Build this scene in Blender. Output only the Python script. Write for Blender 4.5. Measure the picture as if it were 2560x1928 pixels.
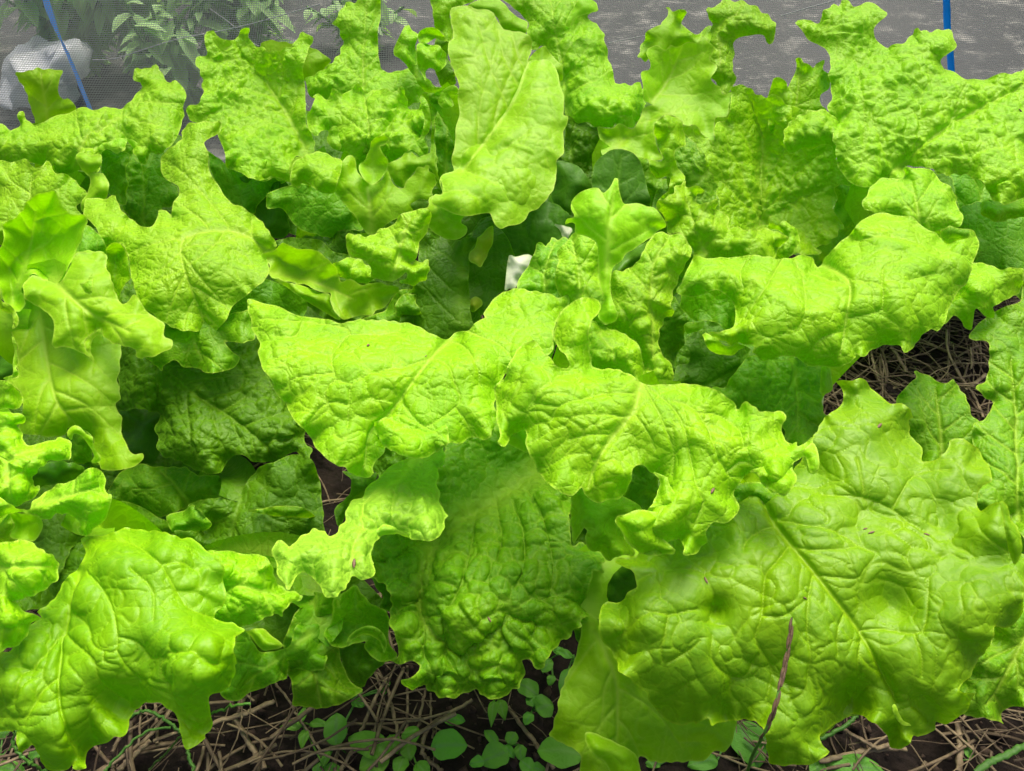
import bpy, math, random
import numpy as np
from mathutils import Vector

for o in list(bpy.data.objects):
    bpy.data.objects.remove(o, do_unlink=True)
sc = bpy.context.scene
COL = sc.collection
R = math.radians

# ---------------------------------------------------------------- camera
W, H = 1024.0, 771.2
FPX = 803.6
PITCH = R(42)
CAMH = 0.62
cam = bpy.data.cameras.new('camera')
cam.sensor_width = 36.0
cam.lens = 36.0 * FPX / W
cam.clip_start = 0.02
cam.clip_end = 400
camo = bpy.data.objects.new('camera', cam)
camo.location = (0, 0, CAMH)
camo.rotation_euler = (R(90) - PITCH, 0, 0)
COL.objects.link(camo)
sc.camera = camo

# ---------------------------------------------------------------- light
SUN_EL, SUN_AZ = 60.0, 14.0          # azimuth measured from +Y (away from the camera) towards +X
world = bpy.data.worlds.new('World')
sc.world = world
world.use_nodes = True
wn = world.node_tree
wn.nodes.clear()
sky = wn.nodes.new('ShaderNodeTexSky')
sky.sky_type = 'NISHITA'
sky.sun_disc = False
sky.sun_elevation = R(SUN_EL)
sky.sun_rotation = R(SUN_AZ)
sky.dust_density = 10.0
sky.air_density = 1.0
sky.ozone_density = 0.6
bg = wn.nodes.new('ShaderNodeBackground')
bg.inputs['Strength'].default_value = 0.068
wo = wn.nodes.new('ShaderNodeOutputWorld')
wn.links.new(sky.outputs['Color'], bg.inputs['Color'])
wn.links.new(bg.outputs['Background'], wo.inputs['Surface'])
sun = bpy.data.lights.new('sun', 'SUN')
sun.energy = 1.5
sun.angle = R(45)
sun.color = (1.0, 0.96, 0.88)
suno = bpy.data.objects.new('sun', sun)
el, az = R(SUN_EL), R(SUN_AZ)
tosun = Vector((math.cos(el) * math.sin(az), math.cos(el) * math.cos(az), math.sin(el)))
suno.rotation_euler = tosun.to_track_quat('Z', 'Y').to_euler()
COL.objects.link(suno)
sc.view_settings.view_transform = 'Standard'
sc.view_settings.look = 'None'
sc.view_settings.exposure = 1.28
sc.view_settings.gamma = 1.0
sc.cycles.max_bounces = 10
sc.cycles.diffuse_bounces = 5
sc.cycles.transmission_bounces = 6
sc.cycles.transparent_max_bounces = 24

# ---------------------------------------------------------------- geometry helpers
CP, SP = math.cos(PITCH), math.sin(PITCH)


def pos(x, y, D):
    """point seen at (x, y) of the picture, D metres along the viewing axis"""
    x = np.asarray(x, float); y = np.asarray(y, float); D = np.asarray(D, float)
    xc = (x - W / 2) / FPX
    yc = -(y - H / 2) / FPX
    return np.stack([xc * D, D * (CP + yc * SP), CAMH + D * (-SP + yc * CP)], -1)


def ground_D(y, z=0.0):
    yc = -(np.asarray(y, float) - H / 2) / FPX
    return (CAMH - z) / (SP - yc * CP)


TX = {'0': 0, '1': 600, '2': 1200, '3': 1760}
TY = {'A': 0, 'B': 450, 'C': 900, 'D': 1328}


def pts(s):
    """tile coordinates -> picture coordinates"""
    out = []
    ox = oy = 0
    k = 1 / 2.765
    nums = []
    for t in s.split():
        if t[0] in 'ABCD':
            ox, oy = TX[t[1]], TY[t[0]]
        else:
            nums.append(float(t))
            if len(nums) == 2:
                out.append(((ox + nums[0] * k) / 2.5, (oy + nums[1] * k) / 2.5))
                nums = []
    return np.array(out)


def smooth_closed(P, step=2.4, serr=0.7, rng=None):
    n = len(P)
    out = []
    for i in range(n):
        p0, p1, p2, p3 = P[i - 1], P[i], P[(i + 1) % n], P[(i + 2) % n]
        L = np.hypot(*(p2 - p1))
        m = max(1, int(L / step))
        t = (np.arange(m) / m)[:, None]
        T = 0.42
        m1 = T * (p2 - p0)
        m2 = T * (p3 - p1)
        lim = 1.1 * L
        for mm in (m1, m2):
            l = np.hypot(*mm)
            if l > lim:
                mm *= lim / l
        h = (2 * t**3 - 3 * t**2 + 1) * p1 + (t**3 - 2 * t**2 + t) * m1 + (-2 * t**3 + 3 * t**2) * p2 + (t**3 - t**2) * m2
        out.append(h)
    Q = np.vstack(out)
    if serr > 0:
        d = np.roll(Q, -1, 0) - np.roll(Q, 1, 0)
        d /= np.maximum(np.hypot(d[:, 0], d[:, 1]), 1e-6)[:, None]
        nrm = np.stack([-d[:, 1], d[:, 0]], -1)
        s = np.concatenate([[0], np.cumsum(np.hypot(*(np.diff(Q, axis=0).T)))])
        ph = rng.random(4) * 6.28
        a = np.sin(s / 2.1 + ph[0] + 1.5 * np.sin(s / 13 + ph[1])) * (0.5 + 0.5 * np.sin(s / 31 + ph[2])) + 0.5 * np.sin(s / 4.3 + ph[3])
        Q = Q + nrm * (serr * a)[:, None]
    return Q


def sdist(G, Q):
    """signed distance (inside positive), nearest point, arc length of the nearest point"""
    A = Q.astype(np.float32)
    B = np.roll(A, -1, 0)
    E = B - A
    L2 = np.maximum((E**2).sum(1), 1e-9)
    sl = np.concatenate([[0], np.cumsum(np.sqrt(L2))])[:-1]
    N = len(G)
    dist = np.empty(N); near = np.empty((N, 2)); arc = np.empty(N); ins = np.empty(N, bool)
    ch = max(1, int(3e6 / len(Q)))
    for i in range(0, N, ch):
        g = G[i:i + ch].astype(np.float32)
        dx = g[:, None, 0] - A[None, :, 0]
        dy = g[:, None, 1] - A[None, :, 1]
        t = (dx * E[:, 0] + dy * E[:, 1]) / L2
        np.clip(t, 0, 1, out=t)
        ex = dx - t * E[:, 0]
        ey = dy - t * E[:, 1]
        d2 = ex * ex + ey * ey
        j = d2.argmin(1)
        r = np.arange(len(g))
        dist[i:i + ch] = np.sqrt(d2[r, j])
        tj = t[r, j]
        near[i:i + ch] = A[j] + tj[:, None] * E[j]
        arc[i:i + ch] = sl[j] + tj * np.sqrt(L2[j])
        cond = (A[None, :, 1] > g[:, None, 1]) != (B[None, :, 1] > g[:, None, 1])
        xi = A[None, :, 0] + (g[:, None, 1] - A[None, :, 1]) * (E[:, 0] / np.where(E[:, 1] == 0, 1e-9, E[:, 1]))
        ins[i:i + ch] = (cond & (g[:, None, 0] < xi)).sum(1) % 2 == 1
    return np.where(ins, dist, -dist), near, arc


def hash3(ix, iy, iz, s):
    h = (ix * 374761393 + iy * 668265263 + iz * 2147483647 + s * 1274126177) & 0xFFFFFFFF
    h = ((h ^ (h >> 13)) * 1274126177) & 0xFFFFFFFF
    h = ((h ^ (h >> 15)) * 2246822519) & 0xFFFFFFFF
    return h ^ (h >> 16)


def cells(P, seed):
    """distance to the border between the two nearest random cells"""
    F = np.floor(P).astype(np.int64)
    fr = P - F
    f1 = np.full(len(P), 9.0); f2 = np.full(len(P), 9.0)
    cid = np.zeros(len(P))
    for dx in (-1, 0, 1):
        for dy in (-1, 0, 1):
            for dz in (-1, 0, 1):
                h = hash3(F[:, 0] + dx, F[:, 1] + dy, F[:, 2] + dz, seed)
                jx = (h & 1023) / 1023.0; jy = ((h >> 10) & 1023) / 1023.0; jz = ((h >> 20) & 1023) / 1023.0
                d = (dx + jx - fr[:, 0])**2 + (dy + jy - fr[:, 1])**2 + (dz + jz - fr[:, 2])**2
                c = d < f1
                f2 = np.where(c, f1, np.minimum(f2, d))
                cid = np.where(c, jx, cid)
                f1 = np.where(c, d, f1)
    return np.sqrt(f2) - np.sqrt(f1), cid


def waves(P, lam, rng, n=6):
    out = np.zeros(len(P))
    for _ in range(n):
        k = rng.normal(size=3)
        k *= (6.283 / (lam * (0.7 + 0.7 * rng.random()))) / np.linalg.norm(k)
        out += np.sin(P @ k + rng.random() * 6.28)
    return out / math.sqrt(n)


def vnormals(P, T):
    fn = np.cross(P[T[:, 1]] - P[T[:, 0]], P[T[:, 2]] - P[T[:, 0]])
    N = np.zeros_like(P)
    for k in range(3):
        for c in range(3):
            N[:, c] += np.bincount(T[:, k], fn[:, c], len(P))
    return N / np.maximum(np.linalg.norm(N, axis=1), 1e-12)[:, None]


def lapl(f, T, n):
    """even out a field over the triangles"""
    w = np.bincount(T.ravel(), minlength=len(f)).astype(float)
    w[w == 0] = 1
    for _ in range(n):
        m = f[T].mean(1)
        g = sum(np.bincount(T[:, k], m, len(f)) for k in range(3)) / w
        f = np.where(w > 0, g, f)
    return f


def make_mesh(name, P, F, mat, parent=None, attrs=None, smooth=True, n=3):
    me = bpy.data.meshes.new(name)
    P = np.ascontiguousarray(P, dtype=np.float32)
    F = np.ascontiguousarray(F, dtype=np.int32)
    me.vertices.add(len(P))
    me.vertices.foreach_set('co', P.ravel())
    me.loops.add(F.size)
    me.loops.foreach_set('vertex_index', F.ravel())
    me.polygons.add(len(F))
    me.polygons.foreach_set('loop_start', np.arange(0, F.size, n, dtype=np.int32))
    if smooth:
        me.polygons.foreach_set('use_smooth', np.ones(len(F), bool))
    for k, v in (attrs or {}).items():
        a = me.attributes.new(k, 'FLOAT', 'POINT')
        a.data.foreach_set('value', np.ascontiguousarray(v, dtype=np.float32))
    me.update(calc_edges=True)
    me.validate()
    me.materials.append(mat)
    o = bpy.data.objects.new(name, me)
    COL.objects.link(o)
    if parent:
        o.parent = parent
        o.matrix_parent_inverse = parent.matrix_basis.inverted() if False else o.matrix_parent_inverse
    return o


def tag(o, label=None, cat=None, group=None, kind=None):
    if label: o['label'] = label
    if cat: o['category'] = cat
    if group: o['group'] = group
    if kind: o['kind'] = kind
    return o


def empty(name, loc, label, cat, group=None):
    e = bpy.data.objects.new(name, None)
    e.location = loc
    e.empty_display_size = 0.02
    COL.objects.link(e)
    return tag(e, label, cat, group)


# ---------------------------------------------------------------- materials
def nodes(name):
    m = bpy.data.materials.new(name)
    m.use_nodes = True
    t = m.node_tree
    t.nodes.clear()
    out = t.nodes.new('ShaderNodeOutputMaterial')
    return m, t, out


def N(t, kind, **kw):
    n = t.nodes.new(kind)
    for k, v in kw.items():
        if k.startswith('i_'):
            key = k[2:].replace('_', ' ')
            n.inputs[key].default_value = v
        else:
            setattr(n, k, v)
    return n


def mixc(t, fac, a, b, mode='MIX'):
    m = t.nodes.new('ShaderNodeMix')
    m.data_type = 'RGBA'
    m.blend_type = mode
    for sock, v in ((m.inputs[0], fac), (m.inputs[6], a), (m.inputs[7], b)):
        if isinstance(v, bpy.types.NodeSocket):
            t.links.new(v, sock)
        else:
            sock.default_value = v if not isinstance(v, tuple) or len(v) == 4 else (*v, 1)
    return m.outputs[2]


def mathn(t, op, a, b=0.0, c=0.0, clamp=False):
    m = t.nodes.new('ShaderNodeMath')
    m.operation = op
    m.use_clamp = clamp
    for i, v in enumerate((a, b, c)):
        if isinstance(v, bpy.types.NodeSocket):
            t.links.new(v, m.inputs[i])
        else:
            m.inputs[i].default_value = v
    return m.outputs[0]


def maprange(t, v, a, b, c=0.0, d=1.0):
    m = t.nodes.new('ShaderNodeMapRange')
    t.links.new(v, m.inputs[0])
    for i, x in enumerate((a, b, c, d)):
        m.inputs[i + 1].default_value = x
    return m.outputs[0]


def leaf_material(name, base, deep, vein, trans, rough=0.48, spec=0.32, tfac=0.37, cell=95.0, bump=1.0):
    m, t, out = nodes(name)
    L = t.links.new
    tc = N(t, 'ShaderNodeTexCoord')
    oi = N(t, 'ShaderNodeObjectInfo')
    co = tc.outputs['Object']
    # wandering coordinates so that no cell border is straight
    nz = N(t, 'ShaderNodeTexNoise', i_Scale=60.0, i_Detail=2.0)
    L(co, nz.inputs['Vector'])
    va = N(t, 'ShaderNodeVectorMath', operation='MULTIPLY_ADD')
    L(nz.outputs['Color'], va.inputs[0])
    va.inputs[1].default_value = (0.006, 0.006, 0.006)
    L(co, va.inputs[2])
    vo = N(t, 'ShaderNodeTexVoronoi', feature='DISTANCE_TO_EDGE', i_Scale=cell)
    L(va.outputs[0], vo.inputs['Vector'])
    vo2 = N(t, 'ShaderNodeTexVoronoi', feature='DISTANCE_TO_EDGE', i_Scale=cell * 2.6)
    L(va.outputs[0], vo2.inputs['Vector'])
    big = N(t, 'ShaderNodeTexNoise', i_Scale=26.0, i_Detail=4.0, i_Roughness=0.6)
    L(co, big.inputs['Vector'])
    fine = N(t, 'ShaderNodeTexNoise', i_Scale=420.0, i_Detail=3.0, i_Roughness=0.6)
    L(co, fine.inputs['Vector'])
    av = N(t, 'ShaderNodeAttribute', attribute_name='vein')
    ae = N(t, 'ShaderNodeAttribute', attribute_name='edge')
    line1 = maprange(t, vo.outputs['Distance'], 0.0, 0.045, 1.0, 0.0)
    line2 = maprange(t, vo2.outputs['Distance'], 0.0, 0.07, 1.0, 0.0)
    c = mixc(t, maprange(t, big.outputs['Fac'], 0.32, 0.7), base, deep)
    c = mixc(t, maprange(t, fine.outputs['Fac'], 0.3, 0.75, 0.0, 0.18), c, deep)
    c = mixc(t, mathn(t, 'MULTIPLY', line1, 0.22), c, vein)
    c = mixc(t, mathn(t, 'MULTIPLY', line2, 0.16), c, vein)
    c = mixc(t, mathn(t, 'MULTIPLY', av.outputs['Fac'], 0.75), c, vein)
    rim = maprange(t, ae.outputs['Fac'], 0.0003, 0.0014, 0.8, 0.0)
    c = mixc(t, rim, c, vein)
    hs = N(t, 'ShaderNodeHueSaturation')
    L(c, hs.inputs['Color'])
    L(maprange(t, oi.outputs['Random'], 0, 1, 0.496, 0.505), hs.inputs['Hue'])
    L(maprange(t, oi.outputs['Random'], 0, 1, 0.90, 1.08), hs.inputs['Value'])
    c = hs.outputs['Color']
    # relief: pillows between the fine veins
    h1 = maprange(t, vo.outputs['Distance'], 0.0, 0.22)
    h2 = maprange(t, vo2.outputs['Distance'], 0.0, 0.25)
    hh = mathn(t, 'ADD', mathn(t, 'MULTIPLY', h1, 1.0), mathn(t, 'MULTIPLY', h2, 0.28))
    hh = mathn(t, 'ADD', hh, mathn(t, 'MULTIPLY', fine.outputs['Fac'], 0.25))
    hh = mathn(t, 'SUBTRACT', hh, mathn(t, 'MULTIPLY', av.outputs['Fac'], 2.0))
    bp = N(t, 'ShaderNodeBump', i_Strength=0.5 * bump, i_Distance=0.0012)
    L(hh, bp.inputs['Height'])
    pr = N(t, 'ShaderNodeBsdfPrincipled')
    L(c, pr.inputs['Base Color'])
    L(bp.outputs['Normal'], pr.inputs['Normal'])
    L(maprange(t, big.outputs['Fac'], 0.3, 0.7, rough - 0.05, rough + 0.1), pr.inputs['Roughness'])
    pr.inputs['Specular IOR Level'].default_value = spec
    tr = N(t, 'ShaderNodeBsdfTranslucent')
    tcol = mixc(t, 1.0, c, trans, 'MULTIPLY')
    L(tcol, tr.inputs['Color'])
    L(bp.outputs['Normal'], tr.inputs['Normal'])
    ms = N(t, 'ShaderNodeMixShader')
    ms.inputs[0].default_value = tfac
    L(pr.outputs[0], ms.inputs[1])
    L(tr.outputs[0], ms.inputs[2])
    L(ms.outputs[0], out.inputs['Surface'])
    return m


def plain(name, col, col2, scale=60.0, rough=0.7, bump=0.3, dist=0.001, spec=0.3, tfac=0.0):
    m, t, out = nodes(name)
    L = t.links.new
    tc = N(t, 'ShaderNodeTexCoord')
    nz = N(t, 'ShaderNodeTexNoise', i_Scale=scale, i_Detail=6.0, i_Roughness=0.65)
    L(tc.outputs['Object'], nz.inputs['Vector'])
    c = mixc(t, maprange(t, nz.outputs['Fac'], 0.35, 0.68), col, col2)
    at = N(t, 'ShaderNodeAttribute', attribute_name='tone')
    c = mixc(t, at.outputs['Fac'], c, col2)
    bp = N(t, 'ShaderNodeBump', i_Strength=bump, i_Distance=dist)
    L(nz.outputs['Fac'], bp.inputs['Height'])
    pr = N(t, 'ShaderNodeBsdfPrincipled', i_Roughness=rough)
    pr.inputs['Specular IOR Level'].default_value = spec
    L(c, pr.inputs['Base Color'])
    L(bp.outputs['Normal'], pr.inputs['Normal'])
    sh = pr.outputs[0]
    if tfac:
        tr = N(t, 'ShaderNodeBsdfTranslucent')
        L(c, tr.inputs['Color'])
        ms = N(t, 'ShaderNodeMixShader')
        ms.inputs[0].default_value = tfac
        L(sh, ms.inputs[1]); L(tr.outputs[0], ms.inputs[2])
        sh = ms.outputs[0]
    L(sh, out.inputs['Surface'])
    return m


M = {}
VEIN = (0.50, 0.78, 0.06, 1)
TR = (0.97, 1.12, 0.2, 1)
M['bright'] = leaf_material('lettuce leaf', (0.38, 0.74, 0.001, 1), (0.25, 0.60, 0.0005, 1), VEIN, TR)
M['smooth'] = leaf_material('smooth lettuce leaf', (0.38, 0.74, 0.001, 1), (0.28, 0.63, 0.0005, 1), VEIN, TR, bump=0.45, cell=80)
M['front'] = leaf_material('broad lettuce leaf', (0.28, 0.57, 0.001, 1), (0.17, 0.43, 0.0005, 1), (0.38, 0.66, 0.01, 1), TR, rough=0.45, spec=0.4, tfac=0.36, bump=0.7, cell=75)
M['pale'] = leaf_material('pale lettuce leaf', (0.38, 0.66, 0.05, 1), (0.27, 0.55, 0.02, 1), VEIN, TR, rough=0.45)
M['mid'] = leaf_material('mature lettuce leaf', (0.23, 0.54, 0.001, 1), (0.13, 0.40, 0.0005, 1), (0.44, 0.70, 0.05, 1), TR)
M['deep'] = leaf_material('shade tinted lettuce leaf', (0.14, 0.36, 0.001, 1), (0.08, 0.25, 0.0005, 1), (0.22, 0.46, 0.02, 1), TR, spec=0.3)  # inner and lower leaves: their shade is put into this darker green
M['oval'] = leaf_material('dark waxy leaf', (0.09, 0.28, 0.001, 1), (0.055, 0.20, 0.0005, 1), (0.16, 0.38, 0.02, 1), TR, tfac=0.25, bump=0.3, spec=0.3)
M['yellow'] = leaf_material('yellowing leaf', (0.50, 0.62, 0.03, 1), (0.35, 0.52, 0.02, 1), VEIN, TR, bump=0.4)
M['white'] = leaf_material('bleached leaf', (0.80, 0.86, 0.68, 1), (0.72, 0.80, 0.55, 1), (0.6, 0.75, 0.35, 1), (1, 1, 1, 1), bump=0.3)

# ---------------------------------------------------------------- leaf builder
GH = 1.75                                # grid step in picture units


def polyline_dist(G, L):
    """distance to an open polyline and position along it"""
    A = L[:-1]; E = L[1:] - A
    L2 = np.maximum((E**2).sum(1), 1e-9)
    best = np.full(len(G), 1e9); par = np.zeros(len(G))
    acc = 0.0
    tot = np.sqrt(L2).sum()
    for a, e, l2 in zip(A, E, L2):
        t = np.clip(((G - a) @ e) / l2, 0, 1)
        d = np.hypot(*(G - a - t[:, None] * e).T)
        c = d < best
        best = np.where(c, d, best)
        par = np.where(c, (acc + t * math.sqrt(l2)) / tot, par)
        acc += math.sqrt(l2)
    return best, par


def curve(P, n=10):
    P = [P[0]] + list(P) + [P[-1]]
    out = []
    for i in range(1, len(P) - 2):
        p0, p1, p2, p3 = map(np.array, P[i - 1:i + 3])
        for k in range(n):
            t = k / n
            out.append(0.5 * ((2 * p1) + (-p0 + p2) * t + (2 * p0 - 5 * p1 + 4 * p2 - p3) * t * t + (-p0 + 3 * p1 - 3 * p2 + p3) * t**3))
    out.append(np.array(P[-2]))
    return np.array(out)


def veins_of(rib, G, rng, D, mmpx, wrib=1.0, vl=None):
    """midrib, side veins and their twigs: returns groove strength and distance to the nearest one (in metres)"""
    v = np.zeros(len(G)); dmin = np.full(len(G), 1e9)
    C = curve(rib, 8)
    d, s = polyline_dist(G, C)
    w = (1.9 * (1 - s) + 0.6) * wrib * 0.0013 / mmpx
    v = np.maximum(v, np.exp(-(d / w)**2))
    dmin = np.minimum(dmin, d)
    if vl:
        for ln in vl:
            dd, ss = polyline_dist(G, curve(pts(ln), 5))
            v = np.maximum(v, (0.95 - 0.4 * ss) * np.exp(-(dd / (0.00065 / mmpx))**2))
            dmin = np.minimum(dmin, dd)
        return v, dmin * mmpx
    seg = np.hypot(*(np.diff(C, axis=0).T)); S = np.concatenate([[0], np.cumsum(seg)])
    Lr = S[-1]
    step = 0.022 / mmpx
    span = np.ptp(G, axis=0).max()
    pos_ = 0.06 * Lr + rng.random() * step * 0.5
    side = 1
    while pos_ < Lr * 0.95:
        i = min(np.searchsorted(S, pos_), len(C) - 1)
        i = max(i, 1)
        p = C[i]; tdir = C[i] - C[i - 1]; tdir = tdir / max(np.hypot(*tdir), 1e-6)
        ang = side * (0.75 + 0.3 * rng.random())
        Lv = span * (0.55 - 0.2 * pos_ / Lr) * (0.8 + 0.4 * rng.random())
        q = [p]
        a0 = math.atan2(tdir[1], tdir[0]) + ang
        m = 10
        for k in range(m):
            a0 += -side * 0.04 + rng.normal() * 0.09
            q.append(q[-1] + np.array([math.cos(a0), math.sin(a0)]) * Lv / m)
            if k in (2, 4, 6, 8):
                b = a0 + (1 if (k // 2) % 2 else -1) * (0.7 + 0.4 * rng.random())
                r = [q[-1]]
                for kk in range(5):
                    b += rng.normal() * 0.14
                    r.append(r[-1] + np.array([math.cos(b), math.sin(b)]) * Lv * 0.075)
                dd, ss = polyline_dist(G, np.array(r))
                v = np.maximum(v, 0.5 * np.exp(-(dd / (0.00075 / mmpx))**2) * (1 - 0.6 * ss))
                dmin = np.minimum(dmin, dd + 0.0025 / mmpx)
        dd, ss = polyline_dist(G, np.array(q))
        v = np.maximum(v, (0.95 - 0.5 * ss) * np.exp(-(dd / ((1.1 - 0.6 * ss) * 0.001 / mmpx))**2))
        dmin = np.minimum(dmin, dd)
        side = -side
        pos_ += step * (0.6 + 0.5 * rng.random()) * 0.62
    return v, dmin * mmpx


def patch(spec, seed):
    """one sheet of leaf: outline, depth, relief -> points, triangles, attributes"""
    rng = np.random.default_rng(seed)
    O = pts(spec['o'])
    Q = smooth_closed(O, serr=spec.get('serr', 1.35 if spec.get('cs', 0.013) < 0.0125 and spec.get('cr', 1) > 0.7 else 0.8), rng=rng)
    lo = Q.min(0) - 2 * GH; hi = Q.max(0) + 2 * GH
    gh = GH
    ny = int((hi[1] - lo[1]) / (gh * 0.866)) + 2
    nx = int((hi[0] - lo[0]) / gh) + 3
    jj, ii = np.mgrid[0:ny, 0:nx]
    gx = lo[0] + (ii + 0.5 * (jj % 2)) * gh
    gy = lo[1] + jj * gh * 0.866
    G = np.stack([gx.ravel(), gy.ravel()], -1)
    sd, near, arc = sdist(G, Q)
    idx = (jj * nx + ii)
    a = idx[:-1, :-1]; b = idx[:-1, 1:]; c = idx[1:, :-1]; d = idx[1:, 1:]
    ev = (jj[:-1, :-1] % 2) == 0
    T = np.concatenate([
        np.stack([a[ev], b[ev], c[ev]], -1), np.stack([b[ev], d[ev], c[ev]], -1),
        np.stack([a[~ev], b[~ev], d[~ev]], -1), np.stack([a[~ev], d[~ev], c[~ev]], -1)])
    inside = sd > 0.3 * gh
    T = T[inside[T].any(1)]
    snap = ~inside
    G = np.where(snap[:, None], near, G)
    sd = np.where(snap, 0, sd)
    used = np.unique(T)
    mp = np.full(len(G), -1); mp[used] = np.arange(len(used))
    T = mp[T]; G = G[used]; sd = sd[used]; arc = arc[used]
    ar = (G[T[:, 1], 0] - G[T[:, 0], 0]) * (G[T[:, 2], 1] - G[T[:, 0], 1]) - (G[T[:, 1], 1] - G[T[:, 0], 1]) * (G[T[:, 2], 0] - G[T[:, 0], 0])
    T = T[np.abs(ar) > 0.02]
    # depth in centimetres
    d0, gxx, gyy, gy2 = (list(spec['d']) + [0, 0, 0])[:4]
    cen = 0.5 * (O.min(0) + O.max(0)) if 'c' not in spec else pts(spec['c'])[0]
    X = (G[:, 0] - cen[0]) / 100; Y = (G[:, 1] - cen[1]) / 100
    D = d0 + gxx * X + gyy * Y + gy2 * Y * Y + spec.get('gx2', 0) * X * X
    size = max(sd.max(), 1)
    D = D - spec.get('bulge', 0.8) * (1 - (1 - np.clip(sd / size, 0, 1))**2)
    for g in spec.get('k', []):
        p = pts(g[0])[0]
        D = D + g[1] * np.exp(-((G[:, 0] - p[0])**2 + (G[:, 1] - p[1])**2) / (g[2]**2))
    mm = d0 / 100 / FPX                                   # metres per picture unit
    rib = pts(spec['rib']) if 'rib' in spec else None
    if rib is not None:
        dr, sr = polyline_dist(G, curve(rib, 6))
        D = D + spec.get('fold', 0.6) * np.exp(-(dr / (0.02 / mm))) 
    if 'vl' in spec and spec.get('vdep'):
        dv_ = np.full(len(G), 1e9)
        for ln in spec['vl']:
            dv_ = np.minimum(dv_, polyline_dist(G, curve(pts(ln), 4))[0])
        D = D + spec['vdep'] * np.exp(-dv_ / 9)
    ruf = spec.get('ruf', 0.45 if spec.get('m') in ('smooth', 'pale') else 0.9)
    ph = rng.random(3) * 6.28
    lam = 0.05 / mm
    wv = np.sin(arc / lam * 6.283 + ph[0] + 1.3 * np.sin(arc / (2.7 * lam) * 6.28 + ph[1])) + 0.25 * np.sin(arc / (0.45 * lam) * 6.283 + ph[2])
    rz = lapl(ruf * wv * np.exp(-sd / (0.012 / mm)), T, 7)
    if spec.get('m') not in ('smooth', 'pale', 'oval'):
        l2 = 0.017 / mm
        w2 = np.sin(arc / l2 * 6.283 + 2.2 * np.sin(arc / (3.1 * l2) * 6.283 + ph[1]) + ph[2])
        am = 0.5 + 0.5 * np.sin(arc / (4.3 * l2) * 6.283 + ph[0])
        rz += lapl(0.30 * am * w2 * np.exp(-sd / (0.0075 / mm)), T, 3)
    D = lapl(D, T, 3) + rz
    P = pos(G[:, 0], G[:, 1], D / 100)
    # orient triangles to the viewer's side
    Nn = vnormals(P, T)
    view = np.array([0, 0, CAMH]) - P
    if (Nn * view).sum() < 0:
        T = T[:, ::-1].copy(); Nn = -Nn
    cr = spec.get('cr', 1.0)
    v = np.zeros(len(G)); dv = np.full(len(G), 0.02)
    if rib is not None:
        v, dv = veins_of(rib, G, rng, D, mm, spec.get('wrib', 1.0), spec.get('vl'))
    cs = spec.get('cs', 0.013) * CSK
    if cs > 0.0145:
        cs *= 1.2
    warp = 0.30 * np.stack([waves(P, 0.03, rng, 4) for _ in range(3)], -1)
    off = rng.random(3) * 50
    e1, c1 = cells(P / cs + warp + off, seed)
    e2, c2 = cells(P / (cs * 0.5) + warp * 1.5 + off, seed + 7)
    dome = lambda e, w: 1 - (1 - np.clip(e / w, 0, 1))**2.4
    p1 = dome(e1, 0.75); p2 = dome(e2, 0.7)
    pv = dome(dv, 0.011)
    low = waves(P, 0.075, rng) * 0.0026 + waves(P, 0.035, rng) * 0.0007
    v = np.maximum(v, 0.42 * np.exp(-(e1 * cs / 0.0009)**2) * np.clip(cr, 0, 1))
    edgef = np.clip((sd * mm - 0.001) / 0.012, 0.0, 1)
    env = 0.75 + 0.4 * waves(P, 0.09, rng, 4)
    env = np.clip(env, 0.2, 1.5)
    sc_ = (cs / 0.017)**0.35 * 1.35 if cs > 0.0145 else 2.7
    h = cr * env * edgef * (0.0017 * sc_ * p1 * (c1 * 1.1 + 0.12) * (0.8 if cs > 0.0145 else 1.0) + (0.0003 if cs > 0.0145 else 0.0012) * sc_ * p2 * (0.2 + c2) * (0.4 + 0.6 * p1) + 0.0020 * pv) - 0.0015 * v * edgef
    ray = -view / np.linalg.norm(view, axis=1)[:, None]
    h = lapl(h, T, 1)
    P = P + Nn * h[:, None] + ray * (low * spec.get('low', 1.0))[:, None]
    return P, T, sd * mm, v


LEAFN = [0]
CSK = 1.15
plants = {}


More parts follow.
